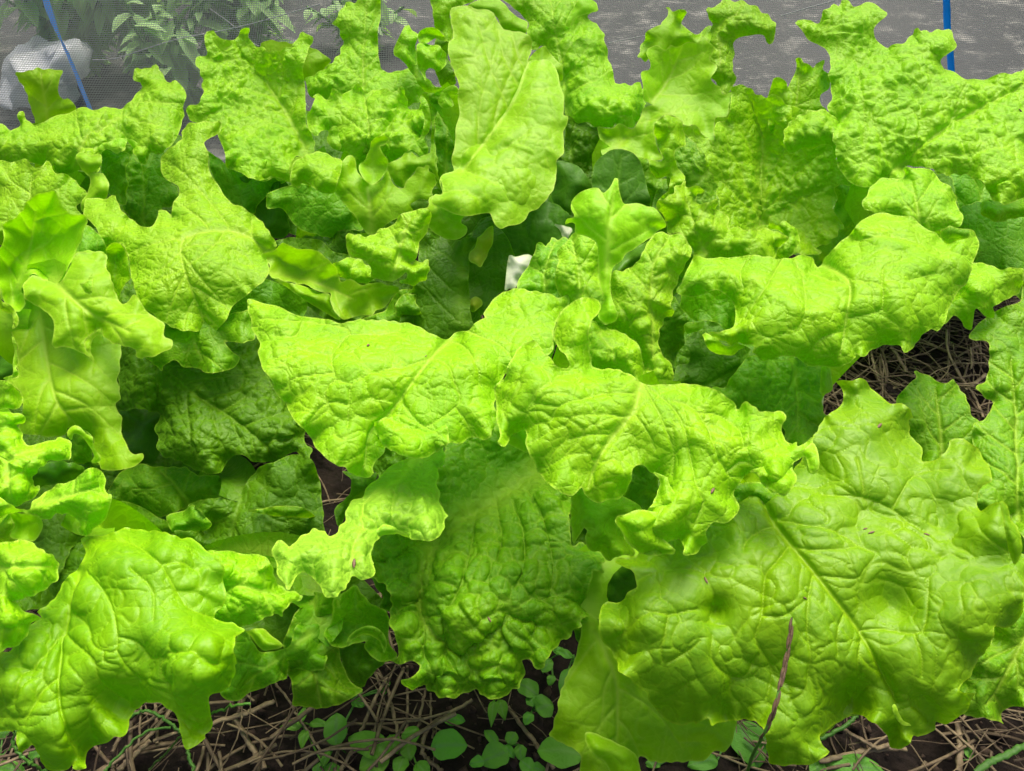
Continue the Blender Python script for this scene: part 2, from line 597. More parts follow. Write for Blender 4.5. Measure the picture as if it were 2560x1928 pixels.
def add_leaf(spec, plant, core):
    LEAFN[0] += 1
    seed = 1000 + LEAFN[0] * 17
    Ps, Ts, Es, Vs = [], [], [], []
    n = 0
    for k, s in enumerate([spec] + spec.get('more', [])):
        q = dict(spec); q.update(s)
        if k and 'rib' not in s:
            q.pop('rib', None)
        if k and 'k' not in s:
            q.pop('k', None)
        if k and 'c' not in s:
            q.pop('c', None)
        P, T, E, V = patch(q, seed + k * 3)
        Ps.append(P); Ts.append(T + n); Es.append(E); Vs.append(V)
        n += len(P)
    # the stalk that carries the blade from the heart of its plant
    if 'rib' in spec and spec.get('pet', True):
        rib = pts(spec['rib'])
        P0 = Ps[0]
        import_d = pos(rib[0, 0], rib[0, 1], 1.0)
        cpos = np.array([0, 0, CAMH])
        ray = import_d - cpos
        ray /= np.linalg.norm(ray)
        rel = P0 - cpos
        along = rel @ ray
        off = np.linalg.norm(rel - along[:, None] * ray, axis=1)
        j = off.argmin()
        a = P0[j] + ray * 0.002
        rel1 = pos(rib[1, 0], rib[1, 1], 1.0) - cpos
        rel1 /= np.linalg.norm(rel1)
        j1 = np.linalg.norm(rel - (rel @ rel1)[:, None] * rel1, axis=1).argmin()
        tang = a - P0[j1]
        tang /= max(np.linalg.norm(tang), 1e-6)
        b = np.array(core)
        L = np.linalg.norm(b - a)
        m1 = a + tang * L * 0.3 + ray * 0.01
        m2 = b + np.array([0, 0, 0.3 * L]) + (a - b) * np.array([0.25, 0.25, 0])
        t = np.linspace(0, 1, 14)[:, None]
        Cc = (1 - t)**3 * a + 3 * (1 - t)**2 * t * m1 + 3 * (1 - t) * t * t * m2 + t**3 * b
        tg = np.gradient(Cc, axis=0)
        sidev = np.cross(tg, ray)
        sidev /= np.maximum(np.linalg.norm(sidev, axis=1), 1e-6)[:, None]
        wd = spec.get('pw', 0.016) * (1 - 0.45 * t)
        nrm = np.cross(sidev, tg); nrm /= np.maximum(np.linalg.norm(nrm, axis=1), 1e-9)[:, None]
        nc = 7
        rows = []
        for k in range(nc):
            u = -1 + 2 * k / (nc - 1)
            rows.append(Cc + sidev * wd * u + nrm * (u * u) * wd * 0.35 * (1 if (nrm[0] @ -ray) > 0 else -1))
        S = np.stack(rows, 1).reshape(-1, 3)
        F = []
        for i in range(13):
            for k in range(nc - 1):
                q0 = i * nc + k
                F += [(q0, q0 + 1, q0 + nc), (q0 + 1, q0 + nc + 1, q0 + nc)]
        Ps.append(S); Ts.append(np.array(F) + n)
        Es.append(np.full(len(S), 0.01)); Vs.append(np.tile([0, .1, .5, .9, .5, .1, 0], 14))
        n += len(S)
    P = np.vstack(Ps)
    o = make_mesh('leaf', P - np.array(plant.location), np.vstack(Ts), M[spec.get('m', 'bright')], plant,
                  {'edge': np.concatenate(Es), 'vein': np.concatenate(Vs)})
    if 'label' in spec:
        o['label'] = spec['label']
    return o


def plant(label, core_xy, leaves):
    D = float(ground_D(core_xy[1], 0.0))
    base = pos(core_xy[0], core_xy[1], D)
    e = empty('lettuce_plant', tuple(base), label, 'lettuce', 'lettuces growing in the bed')
    core = (base[0], base[1], 0.045)
    for s in leaves:
        add_leaf(s, e, core)
    # short stem in the ground
    ang = np.linspace(0, 6.283, 17)[:-1]
    prof = [(0.020, -0.02), (0.019, 0.01), (0.017, 0.03), (0.013, 0.05), (0.004, 0.058)]
    V = np.array([(r * (1 + 0.08 * math.sin(3 * a)) * math.cos(a), r * math.sin(a), z) for r, z in prof for a in ang])
    F = [(i * 16 + k, i * 16 + (k + 1) % 16, (i + 1) * 16 + (k + 1) % 16, (i + 1) * 16 + k) for i in range(4) for k in range(16)]
    make_mesh('stem', V, F, M['white'], e, n=4)
    return e

# ---------------------------------------------------------------- the lettuces, leaf by leaf
# o outline, d depth in cm (at the middle, per 100 units right, per 100 units down, squared), rib from base to tip
plant('crumpled lettuce at the far left below the white bag', (60, 290), [
    dict(o='A0 870 970 910 1010 960 1110 1000 1142 1022 1130 985 1050 950 990 905 958', d=(89.0, 0, 0), m='smooth', cr=0.35, bulge=0.5, ruf=0.3, serr=0.35, pet=False),
    dict(o='A0 520 1080 560 1048 640 1090 740 1030 810 1065 860 1020 880 965 820 955 740 985 640 995 560 1025', d=(88.0, 0, 0), cr=0.35, bulge=0.5, ruf=0.3, serr=0.35, pet=False),
    dict(o='A0 -60 885 40 870 75 905 130 870 128 800 135 765 160 765 190 830 235 870 280 850 340 820 400 800 460 785 540 750 600 745 640 760 720 742 800 752 850 740 900 700 950 650 970 600 965 570 925 540 920 500 950 468 1000 470 1020 480 1060 455 1095 460 1120 500 1150 560 1180 580 1210 550 1250 580 1285 660 1270 740 1275 800 1255 830 1250 890 1220 960 1150 1030 1120 1070 1040 1060 1000 1140 960 1110 900 1000 870 970 860 1020 810 1065 770 1040 740 1030 690 1075 700 1150 680 1190 620 1215 560 1180 500 1200 400 1200 300 1140 180 1130 -60 1130',
         d=(92, 0, -8), bulge=2.5, cr=1.25, cs=0.011, rib='A0 500 1150 620 950 900 800 1040 600', low=1.5,
         k=[('A0 1050 600', 2, 25), ('A0 700 1080', -2, 25)]),
    dict(o='A0 100 510 140 500 180 495 220 480 255 468 320 482 380 478 435 490 420 530 400 600 415 660 440 690 470 680 530 745 500 790 420 820 330 850 255 880 230 800 200 700 170 620 130 550', d=(97, 0, 4), cr=0.4, m='smooth', rib='A0 330 860 300 650 280 500'),
    dict(o='A0 700 1060 740 1025 860 1050 900 1080 870 1180 885 1280 870 1350 880 1370 870 1420 820 1400 760 1350 740 1260 700 1180', d=(91, 0, 2), cr=0.6, m='mid'),
    dict(o='A0 860 1000 1000 1050 1120 1040 1140 1150 1170 1240 1240 1320 1200 1420 1120 1450 1080 1560 980 1580 850 1430 850 1250', d=(97, 0, -4), cr=1.3, m='mid', cs=0.009, rib='A0 1000 1560 1000 1300 980 1100'),
    dict(o='A0 -60 1125 80 1125 120 1110 150 1095 180 1100 200 1120 240 1165 280 1150 320 1110 350 1140 390 1205 430 1190 470 1215 510 1240 560 1290 600 1330 590 1380 530 1430 560 1480 580 1540 400 1640 0 1700 -60 1700', d=(84, 0, -4), cr=0.9, rib='A0 150 1680 200 1400 220 1200'),
    dict(o='A0 450 1180 620 1200 740 1240 780 1400 700 1560 560 1560 500 1400', d=(93, 0, 0), m='deep', cr=0.5),
])

plant('lettuce at the left with a smooth drooping tongue leaf and tall left arm', (115, 425), [
    dict(o='B0 585 1130 610 1085 660 1045 695 1028 702 1060 662 1080 632 1130 630 1190 652 1250 620 1232 600 1185', d=(62.3, 0, 0), m='smooth', cr=0.35, bulge=0.5, ruf=0.3, serr=0.35, pet=False),
    dict(o='C0 460 500 475 475 520 453 560 468 600 512 640 530 648 600 690 660 700 690 660 715 625 705 650 670 620 600 560 525 510 515 495 560 475 540', d=(61.0, 0, 0), m='smooth', cr=0.35, bulge=0.5, ruf=0.3, serr=0.35, pet=False),
    dict(o='B0 -30 740 0 760 10 830 60 860 110 910 132 970 115 1015 75 1035 90 1000 80 935 0 895 -30 820', d=(62.3, 0, 0), cr=0.35, bulge=0.5, ruf=0.3, serr=0.35, pet=False),
    dict(o='B0 75 1060 105 1110 120 1200 122 1285 108 1295 132 1340 110 1365 40 1385 20 1370 80 1348 93 1310 85 1280 100 1200 85 1110', d=(62.3, 0, 0), cr=0.35, bulge=0.5, ruf=0.3, serr=0.35, pet=False),
    dict(o='B0 550 720 600 700 640 640 640 700 640 760 630 795 590 780 570 745', d=(62.0, 0, 0), cr=0.35, bulge=0.5, ruf=0.3, serr=0.35, pet=False),
    dict(o='B0 605 620 620 565 650 538 690 540 680 580 650 600 640 680 625 690', d=(70.5, 0, 0), m='smooth', cr=0.35, bulge=0.5, ruf=0.3, serr=0.35, pet=False),
    dict(o='A0 1440 845 1310 850 1265 900 1255 960 1180 1020 1115 1090 1110 1170 1150 1240 1230 1290 1240 1350 1195 1400 1185 1470 1185 1500 B0 1150 215 1095 205 1090 260 1050 320 1000 325 930 290 870 240 830 190 795 115 760 112 720 130 660 125 600 130 580 180 575 235 620 280 660 330 700 410 740 470 770 450 820 435 860 460 880 510 895 580 915 700 940 790 970 860 1000 890 1060 930 1130 990 1240 1035 1350 1050 1420 1050 1470 1058 1520 1020 1560 970 1600 890 1660 830 1740 770 1820 700 1855 650 1865 610 1850 560 1810 520 1880 490 1920 460 1900 430 1870 370 1820 300 1760 250 1700 200 1640 175 A0 1620 1420 1560 1360 1520 1300 1480 1240 1440 1150 1440 1050 1410 990 1440 960 1500 930 1535 900 1520 845',
         c='B0 1300 500', d=(73, 0, -9), bulge=1.5, cr=1.0, low=1.2, rib='B0 1850 480 1600 350 1250 450 1420 1000', pet=False,
         k=[('B0 1400 1000', 2.5, 35), ('B0 1200 500', -2.0, 45), ('A0 1400 900', -2, 30)],
         more=[dict(o='B0 740 470 770 440 820 433 855 460 880 520 895 620 905 680 870 710 840 780 830 830 845 850 800 835 740 790 720 700 722 600 730 520', d=(71.5, 0, 0), cr=0.2, bulge=-1.5, m='smooth'),
               dict(o='B0 640 545 670 535 690 560 720 580 722 760 760 800 845 850 800 865 720 830 660 750 630 680 610 620 620 570', d=(71, 0, 0), cr=0.2, bulge=0.5)]),
    dict(o='A0 520 1080 560 1048 620 1075 700 1070 700 1140 650 1190 710 1200 750 1260 750 1320 730 1380 640 1430 570 1470 560 1400 600 1340 625 1260 615 1215 570 1180 535 1120', d=(82, 0, 0), cr=0.25, m='smooth', serr=0.3),
    dict(o='B0 20 305 60 285 110 255 150 210 180 160 230 110 300 85 350 80 395 80 410 120 440 190 470 225 520 240 570 235 600 260 605 290 580 350 570 410 540 455 520 510 500 560 470 600 440 680 400 712 340 700 290 690 260 665 220 655 190 690 155 740 150 780 175 820 150 900 60 900 0 760 -60 700 -60 560 0 470 25 400',
         d=(66, 0, -2), bulge=-3.5, cr=0.35, m='smooth', rib='B0 60 880 200 500 250 200', fold=0.3),
    dict(o='B0 155 740 190 690 220 655 260 665 300 690 350 702 400 712 440 680 480 600 520 510 620 500 720 500 740 600 840 860 930 790 1000 890 1100 970 1140 1000 1135 1080 1190 1110 1185 1165 1130 1190 1060 1220 1010 1225 985 1240 935 1215 940 1170 830 1145 750 1110 710 1070 695 1030 660 1040 610 1085 585 1130 600 1180 640 1220 645 1250 620 1230 560 1195 500 1165 440 1155 380 1165 360 1140 370 1050 360 950 250 870 175 820',
         d=(64, 1, -5), cr=0.6, m='smooth', rib='B0 400 720 600 900 900 1050', fold=0.3,
         k=[('B0 640 1100', 1.5, 20), ('B0 900 1100', -1.5, 25)]),
    dict(o='B0 0 760 10 830 60 860 110 910 130 970 110 1010 75 1030 75 1060 105 1110 120 1200 120 1280 105 1290 130 1330 120 1360 40 1380 C0 90 180 140 220 155 280 150 400 125 480 170 515 250 515 300 530 400 530 470 500 470 480 520 455 560 470 600 510 640 530 645 600 665 640 690 665 690 690 640 710 690 710 700 760 780 765 850 755 930 740 990 680 985 645 930 650 890 620 850 530 840 500 840 400 800 320 830 270 825 200 815 150 830 20 B0 840 1150 800 1050 700 960 650 700 400 720 250 700 0 700',
         c='B0 400 1300', d=(65, 0, -4), bulge=1.0, cr=0.35, m='smooth', rib='B0 250 760 300 1100 380 1500 C0 520 440',
         k=[('C0 560 560', 2.0, 16), ('C0 350 300', -1.5, 40)]),
    dict(o='B0 1010 1225 1060 1270 1115 1325 1130 1290 1180 1250 1220 1255 1270 1295 1330 1295 1385 1310 1410 1335 1500 1330 1600 1310 1640 1270 1655 1220 1600 1180 1550 1110 1640 1130 1700 1120 1770 1080 1750 900 1500 950 1100 1000 1000 1100',
         d=(69, 0, -3), cr=0.4, m='mid', rib='B0 1300 1000 1400 1250'),
    dict(o='B0 500 330 640 330 740 470 730 600 640 620 520 520', d=(74, 0, 0), m='mid', cr=0.6),
    dict(o='B0 520 500 720 500 720 620 620 800 560 760 580 660 520 560', d=(70, 0, 0), m='smooth', cr=0.7),
    dict(o='B0 -60 850 60 880 150 940 160 1400 0 1480 -60 1480', d=(76, 0, 0), m='oval', cr=0.3),
    dict(o='B0 1500 700 1820 680 2100 800 2100 950 1900 1200 1700 1250 1500 1100', d=(80, 0, 0), m='deep', cr=0.5),
    dict(o='C0 800 310 820 200 820 -100 1200 -200 1800 -150 1850 120 1900 200 1980 300 2080 430 2115 520 2100 570 2140 600 2155 650 2120 715 2100 680 2050 640 1990 650 1960 700 1850 710 1750 700 1690 665 1620 660 1570 700 1530 780 1440 785 1340 760 1290 720 1210 690 1140 670 1090 620 1085 540 1080 440 1110 380 1040 350 960 340 830 350',
         c='C0 1500 400', d=(70, 0, -6), m='deep', cr=1.1, cs=0.012, rib='C0 1000 -100 1300 200 1600 400 1850 600', bulge=2, low=1.3),
])

plant('broad spiky lettuce left of centre against the net', (310, 300), [
    dict(o='A1 610 930 600 970 620 1010 650 1035 700 1030 700 990 680 940 690 900 660 870 620 890', d=(88.3, 0, 0), cr=0.35, bulge=0.5, ruf=0.3, serr=0.35, pet=False),
    dict(o='A1 1250 650 1290 700 1320 800 1310 900 1272 960 1300 1020 1290 1080 1240 1085 1200 1050 1150 1050 1190 1000 1240 955 1270 880 1270 800 1250 730', d=(87.6, 0, 0), cr=0.35, bulge=0.5, ruf=0.3, serr=0.35, pet=False),
    dict(o='A0 1420 990 1430 920 1460 900 1500 915 1535 990 1560 1080 1575 1150 1700 1210 1820 1255 1900 1228 2000 1260 2010 1200 1995 1130 1850 1095 1700 1090 1620 1030 1550 950 1500 900 1460 880 1430 890', d=(88.0, 0, 0), cr=0.35, bulge=0.5, ruf=0.3, serr=0.35, pet=False),
    dict(o='A0 2000 1150 2040 1095 2085 1080 2080 1140 2060 1200 2075 1300 2030 1290 2005 1250', d=(86.0, 0, 0), m='smooth', cr=0.35, bulge=0.5, ruf=0.3, serr=0.35, pet=False),
    dict(o='A0 1415 250 1430 225 1480 210 1500 240 1550 275 1610 280 1645 250 1655 205 1700 197 1720 200 1725 260 1760 310 1810 330 1850 350 1950 340 2030 310 2060 240 2090 225 2110 240 2165 250 2160 300 2120 370 2100 470 2100 560 2115 650 2110 750 2120 850 2160 950 2180 1000 2170 1060 2090 1080 2050 1090 2000 1150 2010 1200 2000 1260 1950 1255 1900 1228 1860 1225 1820 1255 1760 1240 1700 1215 1620 1180 1570 1160 1555 1080 1530 990 1500 920 1460 900 1420 920 1410 880 1310 830 1290 770 1320 730 1380 700 1405 640 1395 560 1370 470 1350 400 1420 380 1430 330 1415 280',
         d=(93, 1, -4), cr=1.3, cs=0.010, low=1.4, bulge=-1.5, fold=1.5, rib='A0 2130 1070 1980 780 1780 500 1640 330', wrib=1.8, pw=0.02,
         k=[('A0 1750 1150', -3.5, 48), ('A0 2100 400', -2.0, 14), ('A0 1400 760', -2, 16)]),
    dict(o='A1 140 300 200 282 280 285 360 300 400 300 490 325 560 365 635 420 600 455 540 520 450 560 300 500 150 450', d=(101, 0, 2), cr=0.4, m='smooth', pet=False),
    dict(o='A1 640 165 650 140 680 110 700 60 730 15 790 25 830 -30 900 -40 975 -30 975 60 965 150 950 300 965 400 975 480 1020 500 1160 480 1220 530 1290 620 1250 700 1000 760 700 760 600 700 500 680 465 610 450 540 530 515 600 455 660 410 690 370 705 290 690 210',
         d=(97, 0, -3), cr=1.3, cs=0.009, rib='A1 860 720 850 450 860 200 880 -20', bulge=1.5),
    dict(o='A1 500 670 540 650 600 690 640 610 700 650 760 620 820 580 860 640 930 620 990 620 1060 625 1110 600 1140 640 1180 760 1250 740 1250 650 1290 700 1315 800 1310 870 1280 950 1300 1000 1280 1090 1240 1080 1190 1040 1140 1060 1080 1110 1020 1130 1000 1060 850 1110 760 1070 700 1040 640 1030 610 980 620 930 600 890 560 910 540 945 510 940 470 870 457 790 490 760 520 680',
         d=(90, 0, -5), cr=1.7, cs=0.009, ruf=1.6, low=2.0, bulge=1.5, rib='A1 900 1100 890 850 850 650'),
    dict(o='A1 650 1320 680 1240 700 1130 740 1075 780 1080 800 1120 810 1180 850 1230 910 1275 980 1240 1010 1180 1020 1180 1050 1250 1090 1300 1130 1300 1150 1260 1230 1160 1270 1160 1285 1135 1310 1150 1310 1180 1345 1210 1355 1260 1330 1330 1335 1380 1300 1440 1230 1450 1110 1500 1000 1560 930 1620 880 1620 840 1560 780 1480 700 1380',
         d=(84, 0, -2), cr=0.35, m='smooth', fold=1.2, rib='A1 905 1610 900 1450 880 1290', pw=0.014, wrib=2,
         more=[dict(o='A1 815 1160 870 1100 900 1000 940 950 1000 935 1040 960 1000 1000 965 1010 990 1060 1025 1110 1010 1180 970 1245 910 1275 850 1230', d=(83.5, 0, 0), cr=0.3, bulge=-1),
               dict(o='A1 1010 1140 1080 1110 1160 1045 1240 1080 1330 1060 1360 1180 1380 1250 1345 1215 1310 1165 1230 1165 1150 1265 1130 1300 1060 1260', d=(87, 0, 0), cr=0.3)]),
    dict(o='A1 425 1085 480 1060 560 1050 640 1080 700 1110 700 1180 680 1250 650 1330 600 1340 550 1330 480 1270 430 1250 420 1300 390 1290 355 1260 350 1170 390 1110', d=(83.5, 0, -5), cr=0.7, bulge=1.5),
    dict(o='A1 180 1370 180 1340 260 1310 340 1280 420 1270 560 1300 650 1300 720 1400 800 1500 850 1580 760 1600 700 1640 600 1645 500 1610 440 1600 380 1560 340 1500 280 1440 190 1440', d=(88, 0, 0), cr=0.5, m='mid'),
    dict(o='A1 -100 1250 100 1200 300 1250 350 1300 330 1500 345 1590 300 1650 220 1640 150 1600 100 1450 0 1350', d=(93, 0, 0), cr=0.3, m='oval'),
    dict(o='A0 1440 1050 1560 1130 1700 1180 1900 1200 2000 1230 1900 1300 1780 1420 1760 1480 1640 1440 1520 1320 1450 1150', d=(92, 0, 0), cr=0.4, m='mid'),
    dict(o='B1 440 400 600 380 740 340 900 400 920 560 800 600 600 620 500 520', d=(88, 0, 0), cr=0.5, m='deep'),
])

plant('tallest lettuce at the back with a long smooth upright leaf', (480, 295), [
    dict(o='A2 620 200 650 130 700 108 740 100 770 85 815 70 805 25 760 -10 700 -20 640 60 600 130 595 180', d=(94.5, 0, 0), m='smooth', cr=0.35, bulge=0.5, ruf=0.3, serr=0.35, pet=False),
    dict(o='A1 1400 625 1440 600 1480 590 1510 620 1500 660 1450 665 1470 700 1480 730 1440 750 1400 750 1370 710 1380 670', d=(92.5, 0, 0), cr=0.35, bulge=0.5, ruf=0.3, serr=0.35, pet=False),
    dict(o='A1 1450 80 1460 55 1500 45 1580 40 1640 65 1700 65 1750 90 1780 140 1820 200 1870 215 1940 220 1990 240 2020 290 2010 370 1990 430 2060 412 2130 415 2160 440 A2 540 510 555 600 580 660 580 760 575 800 610 805 600 870 575 910 580 1000 580 1060 530 1110 530 1200 510 1300 460 1380 400 1440 340 1470 320 1510 270 1550 200 1560 150 1585 110 1560 80 1500 70 1475 0 1480 A1 1550 1500 1530 1540 1570 1570 1560 1620 1500 1659 1420 1650 1330 1600 1260 1530 1230 1490 1240 1450 1300 1430 1310 1370 1350 1345 1400 1340 1380 1270 1390 1220 1430 1195 1480 1185 1460 1100 1480 1030 1490 960 1490 880 1520 790 1505 700 1510 620 1520 600 1480 500 1440 370 1440 290 1475 270 1460 160',
         c='A1 1750 800', d=(80, 1.5, -6, 1.0), m='smooth', cr=1.0, cs=0.014, serr=0.4, fold=1.8, rib='A1 1540 1180 1700 970 1900 690 1990 440', pet=False, bulge=0.5,
         k=[('A1 1500 1400', -2.5, 30), ('A1 1900 1250', -2.0, 35)],
         more=[dict(o='A1 1990 435 2060 412 2130 415 2160 440 A2 540 510 555 600 580 660 580 760 575 800 610 805 600 870 575 910 580 1000 580 1060 530 1110 530 1200 510 1300 460 1380 400 1440 340 1470 320 1510 270 1550 200 1560 150 1585 110 1560 80 1500 70 1475 0 1480 A1 1560 1495 1480 1480 1400 1440 1340 1420 1320 1380 1350 1345 1400 1340 1390 1220 1430 1195 1490 1180 1530 1120 1540 1060 1600 1010 1700 985 1770 860 1850 750 1920 610', d=(78.2, 1.5, -6, 1.0), c='A1 1750 800', cr=1.2, cs=0.016, low=1.4, serr=0.4, bulge=0.7, vl=['A1 1560 1180 1700 1240 1950 1290', 'A1 1700 1000 1760 1080 2000 900', 'A1 1400 1330 1550 1320 1640 1360'], rib='A1 1540 1180 1700 970 1900 690 1990 440', k=[('A1 1500 1400', -2.0, 30)])]),
    dict(o='A1 1325 -50 1335 80 1340 180 1390 220 1440 290 1475 270 1455 80 1500 45 1600 20 1640 -50', d=(99, 0, 0), cr=0.6),
    dict(o='A1 1570 45 1620 10 1700 -5 1790 -5 1840 40 1880 90 1940 130 1990 150 1985 190 1975 235 1900 225 1820 210 1780 130 1740 95 1640 75', d=(96, 0, 0), cr=0.2, m='smooth', serr=0.3),
    dict(o='A1 1990 440 2000 400 2060 340 2110 315 2130 350 2190 420 2230 460 2230 560 2190 560', d=(92, 0, 0), cr=0.2, m='smooth', serr=0.3),
    dict(o='A2 60 -50 170 0 230 60 330 140 320 200 330 240 360 300 360 360 430 320 470 360 490 400 530 450 550 600 585 680 585 790 640 820 680 855 740 850 800 880 850 880 920 885 935 850 960 870 1040 890 1080 860 1140 730 1200 725 1140 700 1125 600 1110 570 1050 590 1000 575 950 575 930 580 920 510 915 450 880 410 880 340 860 270 865 240 830 210 805 160 780 150 740 110 760 90 815 70 800 20 770 0 700 -50',
         d=(97, 1, -7), cr=1.15, cs=0.010, low=1.5, bulge=2.0, rib='A2 600 800 580 500 520 200 480 -40', pet=False,
         k=[('A2 900 750', -3, 30), ('A2 650 200', 2.5, 12), ('A2 560 150', -1.5, 14)]),
    dict(o='A1 1060 350 1070 310 1110 240 1140 180 1170 170 1190 210 1235 245 1215 300 1225 380 1235 480 1290 540 1340 590 1400 620 1400 640 1310 640 1250 610 1200 520 1160 470 1100 400 1070 385',
         d=(94, 0, 0), cr=0.6, bulge=1.5, rib='A1 1360 630 1220 500 1150 300', fold=0.6,
         more=[dict(o='A1 1235 290 1235 230 1280 190 1340 190 1390 225 1440 285 1400 285 1350 262 1300 300 1250 300', d=(93, 0, 0), cr=0.2, bulge=-1),
               dict(o='A1 1220 310 1260 300 1320 305 1380 320 1420 370 1430 420 1410 470 1370 490 1310 475 1280 500 1300 560 1350 600 1400 620 1340 605 1280 560 1235 470 1220 380', d=(92.5, 0, 0), cr=0.25, bulge=1.5)]),
    dict(o='A1 1310 640 1400 640 1420 600 1480 590 1510 620 1500 660 1450 650 1400 700 1370 760 1350 820 1340 900 1370 1250 1290 1250 1320 1000 1320 850 1280 740 1250 650', d=(95, 0, -2), cr=0.4),
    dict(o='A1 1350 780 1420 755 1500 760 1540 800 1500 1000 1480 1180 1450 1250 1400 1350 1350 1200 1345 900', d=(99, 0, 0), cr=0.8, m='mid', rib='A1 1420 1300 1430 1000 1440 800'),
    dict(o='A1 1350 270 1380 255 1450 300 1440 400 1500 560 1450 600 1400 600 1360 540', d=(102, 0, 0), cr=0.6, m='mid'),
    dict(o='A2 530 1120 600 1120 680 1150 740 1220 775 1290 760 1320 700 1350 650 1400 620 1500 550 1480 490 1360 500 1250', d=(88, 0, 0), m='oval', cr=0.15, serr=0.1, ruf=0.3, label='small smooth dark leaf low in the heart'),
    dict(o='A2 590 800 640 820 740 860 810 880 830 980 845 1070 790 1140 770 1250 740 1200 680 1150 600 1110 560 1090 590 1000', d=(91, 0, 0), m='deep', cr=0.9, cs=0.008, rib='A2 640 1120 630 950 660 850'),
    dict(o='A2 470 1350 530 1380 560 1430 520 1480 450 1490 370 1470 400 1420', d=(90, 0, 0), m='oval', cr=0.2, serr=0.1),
    dict(o='B1 1700 200 2000 150 2212 180 2400 400 2500 520 2212 560 2000 580 1850 520 1720 600 1640 500 1640 300', d=(84, 0, 0), m='oval', cr=0.6, pet=False),
])

